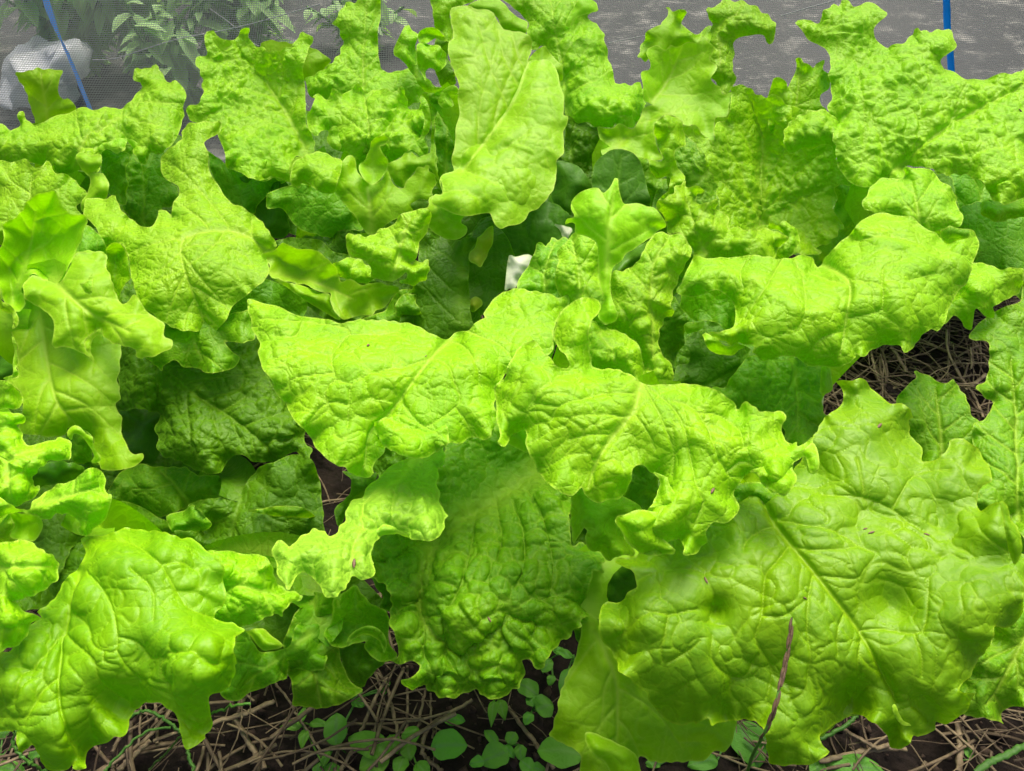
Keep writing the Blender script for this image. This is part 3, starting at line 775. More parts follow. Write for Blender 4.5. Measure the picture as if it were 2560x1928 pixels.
plant('lettuce right of centre at the back with a hooked leaf and a ribbed hollow heart', (740, 300), [
    dict(o='A2 1150 370 1160 340 1220 310 1250 325 1280 350 1305 330 1320 310 1350 325 1380 320 1430 290 1500 300 1540 240 1580 290 1620 340 1590 400 1610 440 1645 460 1600 540 1630 590 1660 600 1680 650 1740 640 1735 700 1720 720 1720 780 1700 810 1630 810 1620 860 1620 940 1605 980 1550 950 1500 880 1460 860 1430 910 1410 880 1390 840 1320 790 1240 820 1200 890 1215 960 1230 1040 1265 1080 1250 1110 1170 1110 1120 1140 1060 1060 980 1030 900 1040 845 1070 830 980 810 880 850 885 920 885 960 850 1040 890 1090 850 1140 740 1200 725 1130 690 1125 600 1115 500 1170 480 1175 430',
         c='A2 1300 600', d=(90, -0.5, -3), m='smooth', cr=0.3, bulge=-1.5, fold=1.0, serr=0.5, rib='A2 930 1050 1100 820 1300 550 1400 320', wrib=1.5, pw=0.02),
    dict(o='A2 1140 430 1110 400 1085 400 1105 360 1110 310 1140 270 1150 220 1200 190 1250 170 1255 150 1300 110 1300 70 1280 50 1310 50 1330 80 1380 65 1420 70 1430 90 1400 140 1390 160 1430 200 1500 240 1560 190 1600 180 1600 260 1560 320 1400 330 1300 370 1180 400', d=(97, 0, 0), cr=0.3, m='smooth', bulge=1, ruf=1.2, serr=0.4),
    dict(o='A2 1600 170 1570 90 1580 50 1640 40 1670 0 1740 5 1800 0 1850 30 1900 40 1950 80 1990 100 2020 150 2045 160 2050 190 2030 280 2000 305 1980 290 1960 250 1900 240 1820 250 1770 280 1750 300 1755 360 1750 450 1765 570 1740 610 1690 660 1650 600 1600 540 1580 400 1570 300',
         d=(96, 0, -2), cr=1.1, cs=0.009, bulge=1.5, rib='A2 1690 640 1660 400 1680 150 1850 100', k=[('A2 1900 180', -1.5, 14)]),
    dict(o='A3 190 600 250 590 320 600 340 640 410 670 450 660 500 650 540 700 700 760 780 760 850 770 920 830 970 890 970 960 950 1010 920 1060 905 1100 920 1120 960 1100 980 1060 1040 1030 1110 1025 1160 1040 1190 1090 1210 1150 1225 1210 1190 1215 1170 1270 1100 1280 960 1280 910 1300 920 1380 890 1430 920 1490 970 1580 930 1590 B3 930 390 860 410 880 430 850 450 760 470 810 490 770 530 700 510 600 520 500 560 300 560 150 450 50 200 A3 60 1250 -60 1100 -150 1000 -160 900 -70 860 10 950 60 970 80 860 150 830 170 790 190 700 180 640',
         c='A3 400 1000', d=(87, 0.5, -3), cr=1.3, cs=0.009, low=1.3, bulge=-2.5, fold=2.5, rib='A3 380 1560 390 1250 400 950 330 720', wrib=3.2, vdep=0.5, vl=['A3 385 1560 250 1200 150 950', 'A3 390 1500 330 1100 250 850', 'A3 400 1400 540 1050 640 900', 'A3 400 1520 640 1200 840 1050', 'A3 370 1500 180 1320 80 1220', 'A3 420 1560 650 1380 880 1280'], pw=0.02,
         k=[('A3 1080 1150', -2.0, 18), ('A3 700 900', -1.5, 25)],
         more=[dict(o='A3 560 900 620 820 700 780 780 755 850 768 920 830 970 890 972 960 950 1010 925 1060 905 1105 880 1020 820 1000 780 1010 740 1035 680 1030 600 1060 550 1000', d=(84.5, 0, -3), cr=1.0, bulge=1.6, ruf=0.6)]),
    dict(o='A3 440 670 480 550 510 535 545 545 575 570 580 610 620 520 640 460 632 408 670 405 690 430 735 450 755 470 780 445 800 425 830 415 830 480 870 530 870 600 810 660 795 700 815 730 850 770 700 900 560 950 450 900 450 750', d=(91, 0, 0), cr=0.6, bulge=1, ruf=1.5, rib='A3 560 930 640 700 660 450'),
    dict(o='A2 1165 1110 1250 1115 1270 1090 1240 1040 1215 960 1200 890 1240 820 1320 790 1400 850 1410 900 1420 1000 1350 1040 1360 1150 1420 1220 1400 1290 1350 1340 1330 1390 1260 1440 1220 1430 1230 1380 1300 1320 1310 1240 1280 1220 1215 1235 1180 1180', d=(82, 0, 0), cr=0.6, ruf=1.2, bulge=1.0),
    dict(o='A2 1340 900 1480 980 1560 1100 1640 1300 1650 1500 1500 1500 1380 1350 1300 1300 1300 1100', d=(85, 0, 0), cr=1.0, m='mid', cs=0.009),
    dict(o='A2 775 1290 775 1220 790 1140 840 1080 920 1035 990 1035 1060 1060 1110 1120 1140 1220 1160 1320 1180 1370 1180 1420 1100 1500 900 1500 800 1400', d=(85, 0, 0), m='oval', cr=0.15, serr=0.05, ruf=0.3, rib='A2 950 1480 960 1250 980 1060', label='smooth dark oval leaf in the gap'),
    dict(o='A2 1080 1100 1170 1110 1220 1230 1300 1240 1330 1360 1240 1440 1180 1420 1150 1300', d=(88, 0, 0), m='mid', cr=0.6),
    dict(o='B2 1220 190 1225 150 1280 120 1340 90 1355 40 1385 25 1420 8 1425 45 1490 50 1520 40 1568 72 1545 85 1505 95 1490 150 1540 160 1600 150 1645 130 1650 170 1630 195 1670 220 1725 270 1715 310 1725 340 1760 315 1790 330 1830 350 1880 330 1920 345 1990 335 2030 355 2060 350 2100 380 2125 400 2100 450 2050 480 2050 530 1990 560 1900 540 1780 600 1650 600 1480 600 1470 480 1400 400 1380 370 1300 370 1290 300 1250 230',
         d=(75, 0, -4), cr=0.8, cs=0.010, ruf=1.5, low=1.4, rib='B2 1600 580 1500 350 1420 120', bulge=1.2,
         k=[('B2 1380 300', 2.5, 15), ('B2 1640 260', 1.5, 8), ('B2 1600 330', -1.2, 9)]),
    dict(o='B2 1980 330 2010 300 2030 275 2060 310 2110 290 2180 330 2212 400 2140 540 2050 540 2050 480 2100 450 2125 400 2060 350', d=(79, 0, 0), cr=1.2, cs=0.008),
])

plant('large savoyed lettuce in the far right corner by the blue strap', (975, 290), [
    dict(o='A3 632 160 650 140 690 125 720 150 800 155 810 130 810 90 850 65 900 30 930 35 950 5 1000 5 1030 50 1080 30 1120 15 1180 30 1230 60 1272 90 1260 110 1210 150 1180 200 1180 260 1220 310 1265 330 1290 305 1360 310 1410 270 1450 210 1475 195 1500 215 1560 215 1620 205 1690 210 1730 250 1745 310 1720 350 1660 390 1640 430 1660 480 1740 500 1810 550 1860 550 1950 545 2050 510 2140 505 2300 500 2300 1350 2212 1370 2140 1390 2080 1420 2000 1380 1960 1320 1930 1270 1850 1220 1750 1210 1610 1200 1550 1160 1420 1150 1380 1170 1380 1230 1230 1260 1100 1300 950 1200 900 1000 880 850 860 770 880 650 880 600 860 520 875 420 860 360 800 320 720 270 670 210',
         c='A3 1500 700', d=(85, -1.5, -7), cr=1.35, cs=0.012, low=1.5, bulge=1.5, fold=1.6, rib='A3 1240 1240 1420 1090 1700 870 2240 590', vl=['A3 1440 1110 1700 1095 1900 1050 2100 1010', 'A3 1450 1050 1490 800 1500 660 1570 560', 'A3 1700 860 1750 700 1810 580', 'A3 1100 1010 1110 820 1080 600 1050 430', 'A3 1850 790 1980 850', 'A3 1500 1140 1600 1180 1850 1180', 'A3 1280 1180 1220 1000 1150 800'], wrib=1.7, pw=0.022,
         k=[('A3 1100 400', 1.5, 25), ('A3 1640 300', -1.5, 12), ('A3 700 200', 1.5, 14)]),
    dict(o='A3 1600 1180 1850 1200 1950 1260 2300 1350 2300 2100 1880 1800 B3 1840 340 1770 320 1790 250 1750 150 1700 -30', d=(90, 0, -6), cr=0.7, m='mid', rib='B3 1950 560 1900 250 1950 0', c='B3 2000 200'),
    dict(o='A3 1910 1420 1960 1380 2000 1410 2060 1420 2150 1385 2300 1350 2300 1500 2200 1500 2100 1520 2050 1540 1960 1510 1915 1480', d=(82, 0, 0), cr=1.0, bulge=1.5),
    dict(o='A3 880 1270 1180 1270 1200 1380 1180 1460 1000 1650 B3 800 600 700 520 900 200', d=(91, 0, 0), cr=0.35, m='mid', rib='B3 800 560 950 250 1100 50', wrib=3),
    dict(o='B3 1700 250 1900 150 2300 150 2300 640 2080 640 1900 620 1800 500', d=(86, 0, -4), cr=0.4, m='mid'),
])

plant('lettuce at the right whose big blistered leaf hangs over bare straw', (800, 430), [
    dict(o='B3 1635 400 1638 350 1700 322 1760 335 1840 342 1825 400 1750 420 1690 448', d=(65.6, 0, 0), m='mid', cr=0.35, bulge=0.5, ruf=0.3, serr=0.35, pet=False),
    dict(o='B2 1355 770 1370 740 1400 700 1430 620 1460 560 1490 520 1560 540 B3 110 535 160 540 220 530 340 520 450 530 520 550 620 530 700 520 750 540 790 610 810 590 850 520 920 450 1000 380 1080 290 1160 240 1240 228 1340 245 1450 260 1520 330 1590 360 1640 400 1640 350 1700 322 1760 335 1840 342 1880 380 1903 430 1890 500 1860 560 1860 600 1840 650 1810 720 1770 760 1720 830 1690 900 1670 980 1610 1045 1570 1035 1500 1080 1460 1140 1420 1190 1385 1190 1360 1150 1290 1140 1170 1165 1130 1210 1090 1225 1050 1200 1050 1220 1000 1270 930 1295 850 1290 740 1290 700 1270 640 1230 580 1220 540 1215 470 1245 390 1250 360 1200 330 1190 340 1150 240 1125 190 1150 130 1110 60 1080 20 1050 120 1050 200 1010 220 930 200 850 100 760 0 790 B2 1450 810 1390 800',
         c='B3 900 750', d=(67, -0.5, -7, 1.5), cr=1.25, cs=0.016, low=1.6, bulge=3.0, fold=0.8, rib='B3 800 570 1000 700 985 950 940 1200', vl=['B3 540 550 460 680 420 760 290 940 210 1020', 'B3 980 720 800 680 700 650', 'B3 1020 690 930 620 850 600', 'B3 1020 690 1100 700 1230 740 1230 900', 'B3 1230 740 1250 600 1400 550', 'B3 620 540 680 700 700 900 640 1050', 'B3 1230 900 1140 930 980 960', 'B3 320 530 250 640 280 760', 'B3 1400 700 1600 650', 'B3 940 1050 800 1100 700 1240', 'B3 1050 420 1300 400 1500 450'], vdep=0.12, pet=False,
         k=[('B3 800 560', 3, 18), ('B3 100 1080', -1, 14)],
         more=[dict(o='B2 1535 1070 1560 1055 1660 1110 1700 1150 1780 1130 1830 1150 1760 1200 1700 1215 1600 1190 1570 1150', d=(65.5, 0, 0), cr=0.3, bulge=0.5)]),
    dict(o='B2 1355 770 1390 800 1380 880 1430 920 1460 960 1500 980 1560 970 1640 990 1700 1040 1780 1030 1800 920 1800 800 1600 700 1480 660', d=(71, 0, 0), cr=0.7, m='mid', bulge=-1),
    dict(o='A3 1100 1440 1095 1390 1130 1350 1150 1290 1200 1250 1250 1230 1320 1235 1390 1220 1380 1165 1420 1150 1460 1165 1510 1160 1560 1175 1610 1210 1640 1260 1700 1285 1725 1330 1755 1365 1740 1400 1760 1450 1795 1490 1790 1530 1765 1570 1680 1580 1600 1600 1580 1660 1500 1620 1450 1520 1350 1510 1250 1500 1180 1470',
         d=(76, 0, -8), cr=0.9, bulge=1.2, rib='A3 1500 1600 1480 1450 1440 1280', low=1.3),
    dict(o='B3 1860 570 1900 570 1960 585 2060 615 2170 605 2212 620 2200 720 2170 790 2080 830 2000 880 2010 910 2005 955 1940 940 1880 890 1860 960 1850 1040 1800 1020 1780 970 1730 940 1660 1000 1640 960 1640 850 1700 700 1800 600',
         d=(73, 0, -4), cr=0.7, bulge=1, ruf=1.4, k=[('B3 1900 750', -1.5, 12)]),
    dict(o='B2 1340 800 1380 880 1430 930 1450 1000 1410 1060 1420 1130 1360 1200 1350 1290 1300 1430 1200 1430 1180 1050 1240 900', d=(74, 0, 0), m='deep', cr=0.6),
    dict(o='B2 1420 1120 1480 1050 1560 1040 1640 1100 1750 1150 1850 1150 1930 1250 1900 1350 1840 1470 1740 1600 1600 1560 1400 1480 1330 1440 1350 1300 1450 1250', d=(72, 0, -3), m='deep', cr=0.4, rib='B2 1500 1450 1700 1350 1880 1250'),
    dict(o='B2 1410 1000 1450 980 1500 985 1548 970 1545 1020 1490 1050 1430 1068 1415 1040', d=(69, 0, 0), cr=0.2, serr=0.3),
    dict(o='B3 300 1230 560 1200 740 1270 820 1280 830 1380 805 1440 815 1500 830 1600 860 1660 C3 845 440 750 540 640 640 540 560 560 480 400 400 200 330 50 200 B3 150 1420', d=(69, 0, -5), cr=1.0, m='mid', cs=0.010, rib='B3 600 1240 640 1450 C3 650 500'),
    dict(o='B3 812 1290 870 1300 882 1350 888 1450 830 1482 805 1460', d=(67.5, 0, 0), cr=0.1, m='pale', serr=0.1, ruf=0.1, label='pale torn stalk end'),
    dict(o='B2 1230 60 1380 150 1450 300 1500 560 1440 620 1340 800 1250 800 1200 500 1180 300', d=(84, 0, 0), m='deep', cr=0.8, pet=False),
])

plant('lettuce cut off by the right edge behind the dry straw', (1010, 470), [
    dict(o='B3 2300 600 2212 640 2200 700 2190 830 2100 870 1990 920 1930 970 1890 1000 1830 1070 1830 1095 1900 1110 1960 1120 1975 1200 1965 1300 1950 1390 1900 1410 1880 1440 1940 1500 2000 1540 1980 1580 C3 1975 360 1930 420 1860 440 1860 600 1900 830 1850 1000 1900 1060 2060 1000 2150 1150 2300 1300',
         c='C3 2100 200', d=(69, 0, -6), cr=0.9, m='mid', rib='C3 2180 1100 2160 700 2150 300 2120 0', low=1.4),
    dict(o='C3 1330 280 1340 250 1400 180 1470 120 1445 80 1470 70 1500 90 1560 115 1580 120 1640 160 1700 150 1725 130 1750 170 1800 240 1830 310 1860 390 1900 430 1980 600 1980 720 1700 800 1500 720 1400 500', d=(68, 0, -4), cr=0.5, m='mid', rib='C3 1650 760 1640 500 1600 200', bulge=1),
    dict(o='D3 2190 550 2260 450 2300 450 2300 1230 2212 1215 2130 1215 2070 1240 2050 1270 2060 1310 2100 1350 2020 1310 1900 1290 1810 1270 1700 1200 1760 1060 1850 950 1900 850 1990 750 2000 640 2095 620',
         d=(53.5, 0, -2), cr=0.9, m='mid', rib='D3 2240 700 2060 1040 1950 1200'),
    dict(o='C3 1850 850 2000 750 2300 700 2300 1700 2100 1650 1950 1400 1880 1100', d=(66, 0, -5), cr=0.5, m='deep'),
])

CENTRE = [
    dict(o='B1 48 822 120 840 250 870 340 910 430 945 560 955 700 990 760 975 850 965 1000 970 1130 985 1230 1010 1300 1050 1380 1090 1435 1100 1480 1060 1540 1045 1580 1040 1620 990 1700 950 1680 930 1700 890 1780 800 1830 770 1920 750 1990 760 2100 780 2212 810 B2 600 800 620 850 560 920 520 1000 510 1080 500 1180 430 1240 300 1280 200 1330 170 1340 150 1400 105 1430 C1 1770 190 1770 260 1760 320 1780 400 1775 480 1740 490 1730 540 1680 550 1600 535 1550 565 1500 578 1440 575 1430 592 1395 590 1380 620 1300 670 1200 682 1130 665 1060 630 1005 600 1000 640 940 700 910 750 930 780 900 810 855 820 830 800 800 802 740 765 715 740 640 715 600 680 550 640 500 560 440 480 370 410 330 340 320 300 250 240 230 190 230 150 150 60 145 10 B1 125 1200 135 1120 100 1060 70 970 60 900',
         c='B1 900 1250', d=(58, 0.5, -7, 1.8), cr=1.05, cs=0.017, low=1.7, bulge=1.5, fold=1.0, rib='B1 1440 1105 1330 1220 1200 1390 C1 1060 340 900 500 850 780', vl=['B1 1330 1225 1130 1295 980 1320 780 1420 760 1560 C1 745 460', 'B1 780 1420 660 1385 590 1470 600 1550', 'B1 760 1070 720 1020 430 980 130 960', 'B1 760 1070 640 1210 655 1350 670 1390', 'B1 760 1070 1040 1075 1200 1130', 'B1 1340 1225 1440 1290 1480 1400 1520 1510 1490 1570 C1 1310 450 1240 440 1110 290', 'C1 1490 330 1580 450', 'C1 1240 440 1380 520', 'B1 1440 1110 1560 1160 1640 1300 1650 1380', 'B1 1580 1045 1750 1120 1830 1170 1890 1250', 'B1 640 1215 400 1180 240 1250', 'B1 655 1330 380 1370 300 1450', 'B1 430 980 380 1080 240 1080', 'C1 745 320 600 300 480 420'], pet=False, wrib=0.9,
         k=[('B1 1900 900', 1.5, 35), ('B1 1450 1120', 1.5, 14), ('C1 1000 560', 1.2, 12)],
         more=[dict(o='C1 920 440 940 500 970 560 1005 605 1060 630 1130 665 1200 682 1300 670 1380 620 1440 575 1440 480 1380 410 1200 380 1000 400', d=(53.0, 0, -5), cr=1.0, bulge=0.9, ruf=0.4, vl=['C1 1240 440 1380 520 1400 590', 'C1 1240 440 1080 490'], rib='C1 1310 450 1240 440 1110 400')]),
    dict(o='C2 100 190 120 160 170 130 185 80 B2 180 1300 240 1210 270 1150 330 1120 390 1115 420 1160 460 1210 520 1270 560 1300 600 1303 620 1270 600 1220 560 1190 520 1120 510 1060 530 980 550 930 600 870 660 830 740 810 820 830 830 900 780 970 750 1050 760 1150 765 1250 800 1300 950 1310 1050 1350 1110 1400 1180 1415 1270 1415 1320 1412 1400 1405 1450 1415 1500 1412 1600 1440 1700 1490 1770 1560 1775 1590 C2 1800 340 1805 300 1830 285 1890 320 1930 350 2000 355 2090 360 2125 385 2120 410 2090 440 2085 490 2110 550 2160 580 2190 560 2190 600 C3 700 570 745 530 750 570 780 610 797 670 790 740 795 760 760 795 720 780 710 720 700 670 660 685 620 720 610 750 640 800 635 850 600 900 550 938 500 920 430 880 390 840 370 800 320 780 280 800 250 850 205 930 245 1010 235 1060 180 1110 140 1130 70 1125 20 1170 15 1220 25 1260 -20 1300 C2 1500 1330 1440 1357 1400 1340 1410 1280 1370 1240 1310 1260 1290 1300 1350 1320 1340 1340 1250 1350 1140 1345 1060 1300 1000 1240 985 1190 940 1130 945 1090 1000 1065 1060 1045 1110 1035 1160 1040 1200 980 1240 880 1240 820 1150 750 1100 725 1060 745 1040 850 1010 910 960 960 880 970 830 990 770 970 720 930 700 880 640 940 580 930 510 880 460 850 400 770 380 710 330 640 320 560 310 470 290 490 220 520 180 600 120 570 140 530 120 440 110 310',
         c='C2 900 400', d=(52, 0, -4.5, 0.8), cr=1.0, cs=0.015, low=1.5, bulge=1.5, fold=0.9, rib='C2 1110 150 1060 350 920 520 800 720 750 880', vl=['C2 1110 140 960 65 820 65', 'C2 1070 235 900 230 750 260 545 330 500 430', 'C2 545 330 370 300', 'C2 1010 395 870 375 740 380', 'C2 920 515 770 515 620 550', 'C2 1060 360 1160 500 1210 620', 'C2 1120 160 1250 400 1340 640 1330 800', 'C2 1160 190 1320 320 1400 450 1440 600 1470 750 1490 860 1540 980', 'C2 1330 280 1460 330 1570 470 1620 640 1700 780 1750 810 1850 815', 'C2 1500 370 1640 380 1790 490 1820 600', 'C2 1540 980 1480 1150', 'C2 1700 780 1800 700 1900 740'], vdep=0.12, pet=False, wrib=1.4,
         k=[('B2 640 1050', -1.5, 25), ('B2 580 1240', -1.2, 10), ('C2 1400 900', -1.0, 18), ('C2 1250 1150', -1.2, 16), ('C2 250 500', 1.2, 10), ('C3 500 800', -1.5, 14), ('C3 350 850', 1.5, 9)],
         more=[dict(o='C2 1060 690 1110 715 1200 770 1290 810 1310 860 1350 920 1400 970 1442 1010 1430 1040 1380 1050 1300 1045 1240 1045 1160 1040 1200 980 1240 880 1235 820 1150 750', d=(48.2, 0, -2), cr=0.4, bulge=0.6, ruf=0.3, serr=0.3),
               dict(o='C2 940 1090 960 1075 1000 1070 1040 1050 1110 1035 1200 1048 1290 1058 1255 1120 1240 1180 1270 1240 1355 1315 1335 1335 1270 1345 1200 1352 1130 1345 1060 1300 1010 1250 985 1190 945 1140', d=(46.6, 0, -1), cr=0.5, bulge=1.2, ruf=0.3, serr=0.3),
               dict(o='C3 250 870 270 820 290 790 330 775 370 790 400 850 480 910 545 938 600 900 635 850 640 800 610 750 615 700 650 680 700 670 720 740 740 785 790 760 797 680 780 610 750 570 700 610 600 670 450 730 330 760', d=(48.2, 0, -3), cr=0.4, bulge=0.5, ruf=0.5, serr=0.3)]),
    dict(o='C2 640 900 700 860 830 940 960 930 1060 980 1120 1040 940 1090 990 1200 1070 1310 1060 1350 980 1355 930 1370 900 1388 860 1370 830 1325 790 1330 740 1290 725 1220 740 1180 720 1160 680 1220 650 1275 635 1250 640 1180 620 1130 630 1010', d=(53, 0, -1), cr=0.5, bulge=1),
    dict(o='C2 1050 740 1110 700 1200 760 1240 900 1200 1000 1130 1080 1000 1060 940 1000 1030 880', d=(55, 0, 0), cr=0.4, m='deep', pet=False),
    dict(o='C2 100 470 180 430 320 450 330 640 240 600 150 560', d=(54, 0, 0), cr=0.2, m='smooth'),
    dict(o='C2 1700 900 1800 850 1960 850 2100 900 2090 960 2000 1000 1890 990 1880 1060 1760 1050', d=(53.5, 0, 0), cr=0.3, m='mid'),
    dict(o='B2 540 540 540 490 590 430 650 370 700 370 800 430 830 560 830 700 900 800 950 920 850 1000 650 900 600 830 540 790 520 700 525 600 545 560', d=(65, 0, -4), cr=1.0, cs=0.010, rib='B2 700 900 680 650 640 420', bulge=1.5),
    dict(o='B2 255 750 290 650 340 580 370 520 390 440 430 430 460 470 475 420 495 395 540 410 600 400 640 440 600 700 600 880 430 850 300 800', d=(68, 0, -4), cr=0.8, m='mid', cs=0.010, rib='B2 450 820 460 600 520 420'),
    dict(o='B2 585 310 600 270 650 255 630 200 630 160 660 110 700 80 760 60 820 55 850 90 900 50 925 0 930 -15 955 -10 960 60 975 120 1000 165 1080 160 1150 180 1200 190 1250 240 1290 310 1285 330 1240 345 1190 390 1120 440 1060 480 1010 510 980 560 920 605 905 680 905 790 930 870 955 930 940 970 900 993 850 985 815 950 830 870 860 830 840 770 820 680 815 560 815 480 790 420 740 390 660 370 655 300 620 295',
         d=(61, 0, -2), cr=0.55, m='smooth', serr=0.3, bulge=1.0, fold=-1.2, rib='B2 880 620 890 350 930 50', pet=False,
         k=[('B2 1120 320', 1.5, 20)]),
    dict(o='B2 905 640 1000 630 1040 600 1090 560 1130 500 1150 440 1200 380 1260 360 1310 375 1380 370 1420 410 1470 480 1450 530 1420 580 1400 640 1360 700 1340 780 1325 850 1335 950 1300 940 1270 980 1240 1040 1240 1100 1250 1200 1330 1280 1310 1430 1110 1430 1050 1350 1100 1300 1120 1200 1050 1100 900 1040 800 1000 900 900 900 790',
         c='B2 1150 700', d=(66, 0, -3), cr=1.3, cs=0.010, low=1.3, bulge=2, rib='B2 1200 1380 1180 1000 1200 600 1300 420', pw=0.02),
    dict(o='B2 755 980 850 1010 920 1040 1000 1060 1080 1130 1120 1200 1125 1430 950 1340 800 1330 755 1270 740 1100', d=(61, 0, -4), cr=1.1, cs=0.011, bulge=2, rib='B2 1060 1380 920 1200 800 1050'),
    dict(o='B2 940 560 1140 430 1200 420 1150 560 1050 620 920 640', d=(74, 0, 0), m='oval', cr=0.3, pet=False),
]
BLOW = [
    dict(o='C1 1420 600 1560 480 1720 480 1850 520 1980 600 2100 780 2212 880 C2 640 960 640 1010 620 1130 640 1280 700 1260 740 1290 830 1330 870 1390 850 1410 860 1475 820 1460 780 1450 D2 780 330 740 410 750 500 765 560 755 590 700 600 710 650 640 690 600 760 560 760 500 830 470 880 440 940 400 955 370 930 340 890 290 895 300 940 315 990 280 1050 270 1085 220 1090 190 1140 100 1160 60 1155 D1 1700 1150 1660 1130 1640 1100 1590 1100 1500 1150 1400 1150 1340 1125 1290 1090 1270 1050 1230 1085 1180 1100 1140 1070 1115 1030 1180 1010 1240 960 1250 930 1190 900 1110 920 1060 900 1020 890 1100 860 1080 760 1030 600 1050 480 1000 380 930 330 C1 880 1500 900 1430 880 1390 900 1300 960 1200 1060 1180 1170 1190 1300 1240 1380 1170 1400 1075 1360 950 1360 800 1400 700',
         c='C1 1700 1300', d=(56.5, 0, -5, 1.5), cr=1.25, cs=0.012, low=1.5, m='mid', fold=1.4, bulge=1.2, wrib=3.6, rib='C1 2070 760 1850 900 1640 1040 1400 1190 D1 1270 270 1270 600 1500 850', vl=['C1 1640 1040 1610 1250 1560 1480 D1 1480 480 1400 580 1280 590', 'D1 1280 590 1275 750 1270 870', 'D1 1410 590 1430 760 1425 860', 'C1 1400 1190 1350 1350 D1 1320 330 1250 490', 'C1 1770 980 1800 1150 1810 1300 1720 1530', 'C1 1980 900 2080 1060 2130 1250 2160 1420 D1 2150 400 2105 480 2040 440', 'D1 1540 830 1660 750 1800 650 1840 570', 'D1 1800 650 1850 780', 'D1 1840 570 1940 620 2030 630 2030 700', 'C1 1880 1000 1960 1200 1960 1450 D1 1900 400', 'D1 1150 350 1200 300 1300 300', 'C1 1400 1190 1200 1290 1050 1380'], vdep=0.55, pet=False,
         k=[('C1 1750 780', 2.6, 50), ('D1 1180 1040', -1, 10)]),
    dict(o='C1 215 1330 230 1290 270 1250 310 1255 335 1280 340 1300 400 1240 480 1180 530 1170 600 1200 650 1215 680 1170 720 1120 730 1050 770 980 845 945 870 890 940 830 1000 770 1100 700 1160 680 1290 650 1390 590 1415 640 1420 700 1380 740 1370 800 1370 900 1385 980 1410 1040 1440 1075 1415 1090 1415 1170 1370 1220 1300 1255 1180 1235 1170 1195 1100 1190 1000 1205 950 1250 910 1310 905 1385 930 1400 935 1450 900 1510 850 1520 760 1500 750 1540 720 1590 690 1620 650 1643 600 1635 560 1600 550 1560 500 1500 440 1470 380 1510 340 1590 315 1590 310 1555 260 1480 245 1390',
         c='C1 850 1100', d=(52.3, 1.5, -9), cr=0.95, cs=0.011, m='pale', low=1.3, bulge=1.6, fold=0.6, rib='C1 1200 690 1100 820 860 1000 860 1180', pet=False,
         k=[('C1 1200 750', 2, 25), ('C1 400 1200', 0.5, 15)],
         more=[dict(o='C1 860 1330 870 1230 920 1180 980 1145 1060 1145 1095 1180 1170 1195 1180 1235 1080 1205 980 1215 925 1280 905 1385 870 1390', d=(51.6, 0, 0), cr=0.2, bulge=0.8, m='smooth')]),
    dict(o='C1 700 765 830 780 950 780 900 900 840 960 760 1000 720 1100 680 1150 650 1040 720 970 765 900 765 820', d=(63, 0, 0), cr=0.4, m='deep'),
]
plant('central lettuce with two wide leaves drooping towards the viewer', (500, 500), CENTRE)
plant('lettuce low in the centre with a darker deeply veined fan leaf and a pale arm', (420, 600), BLOW)

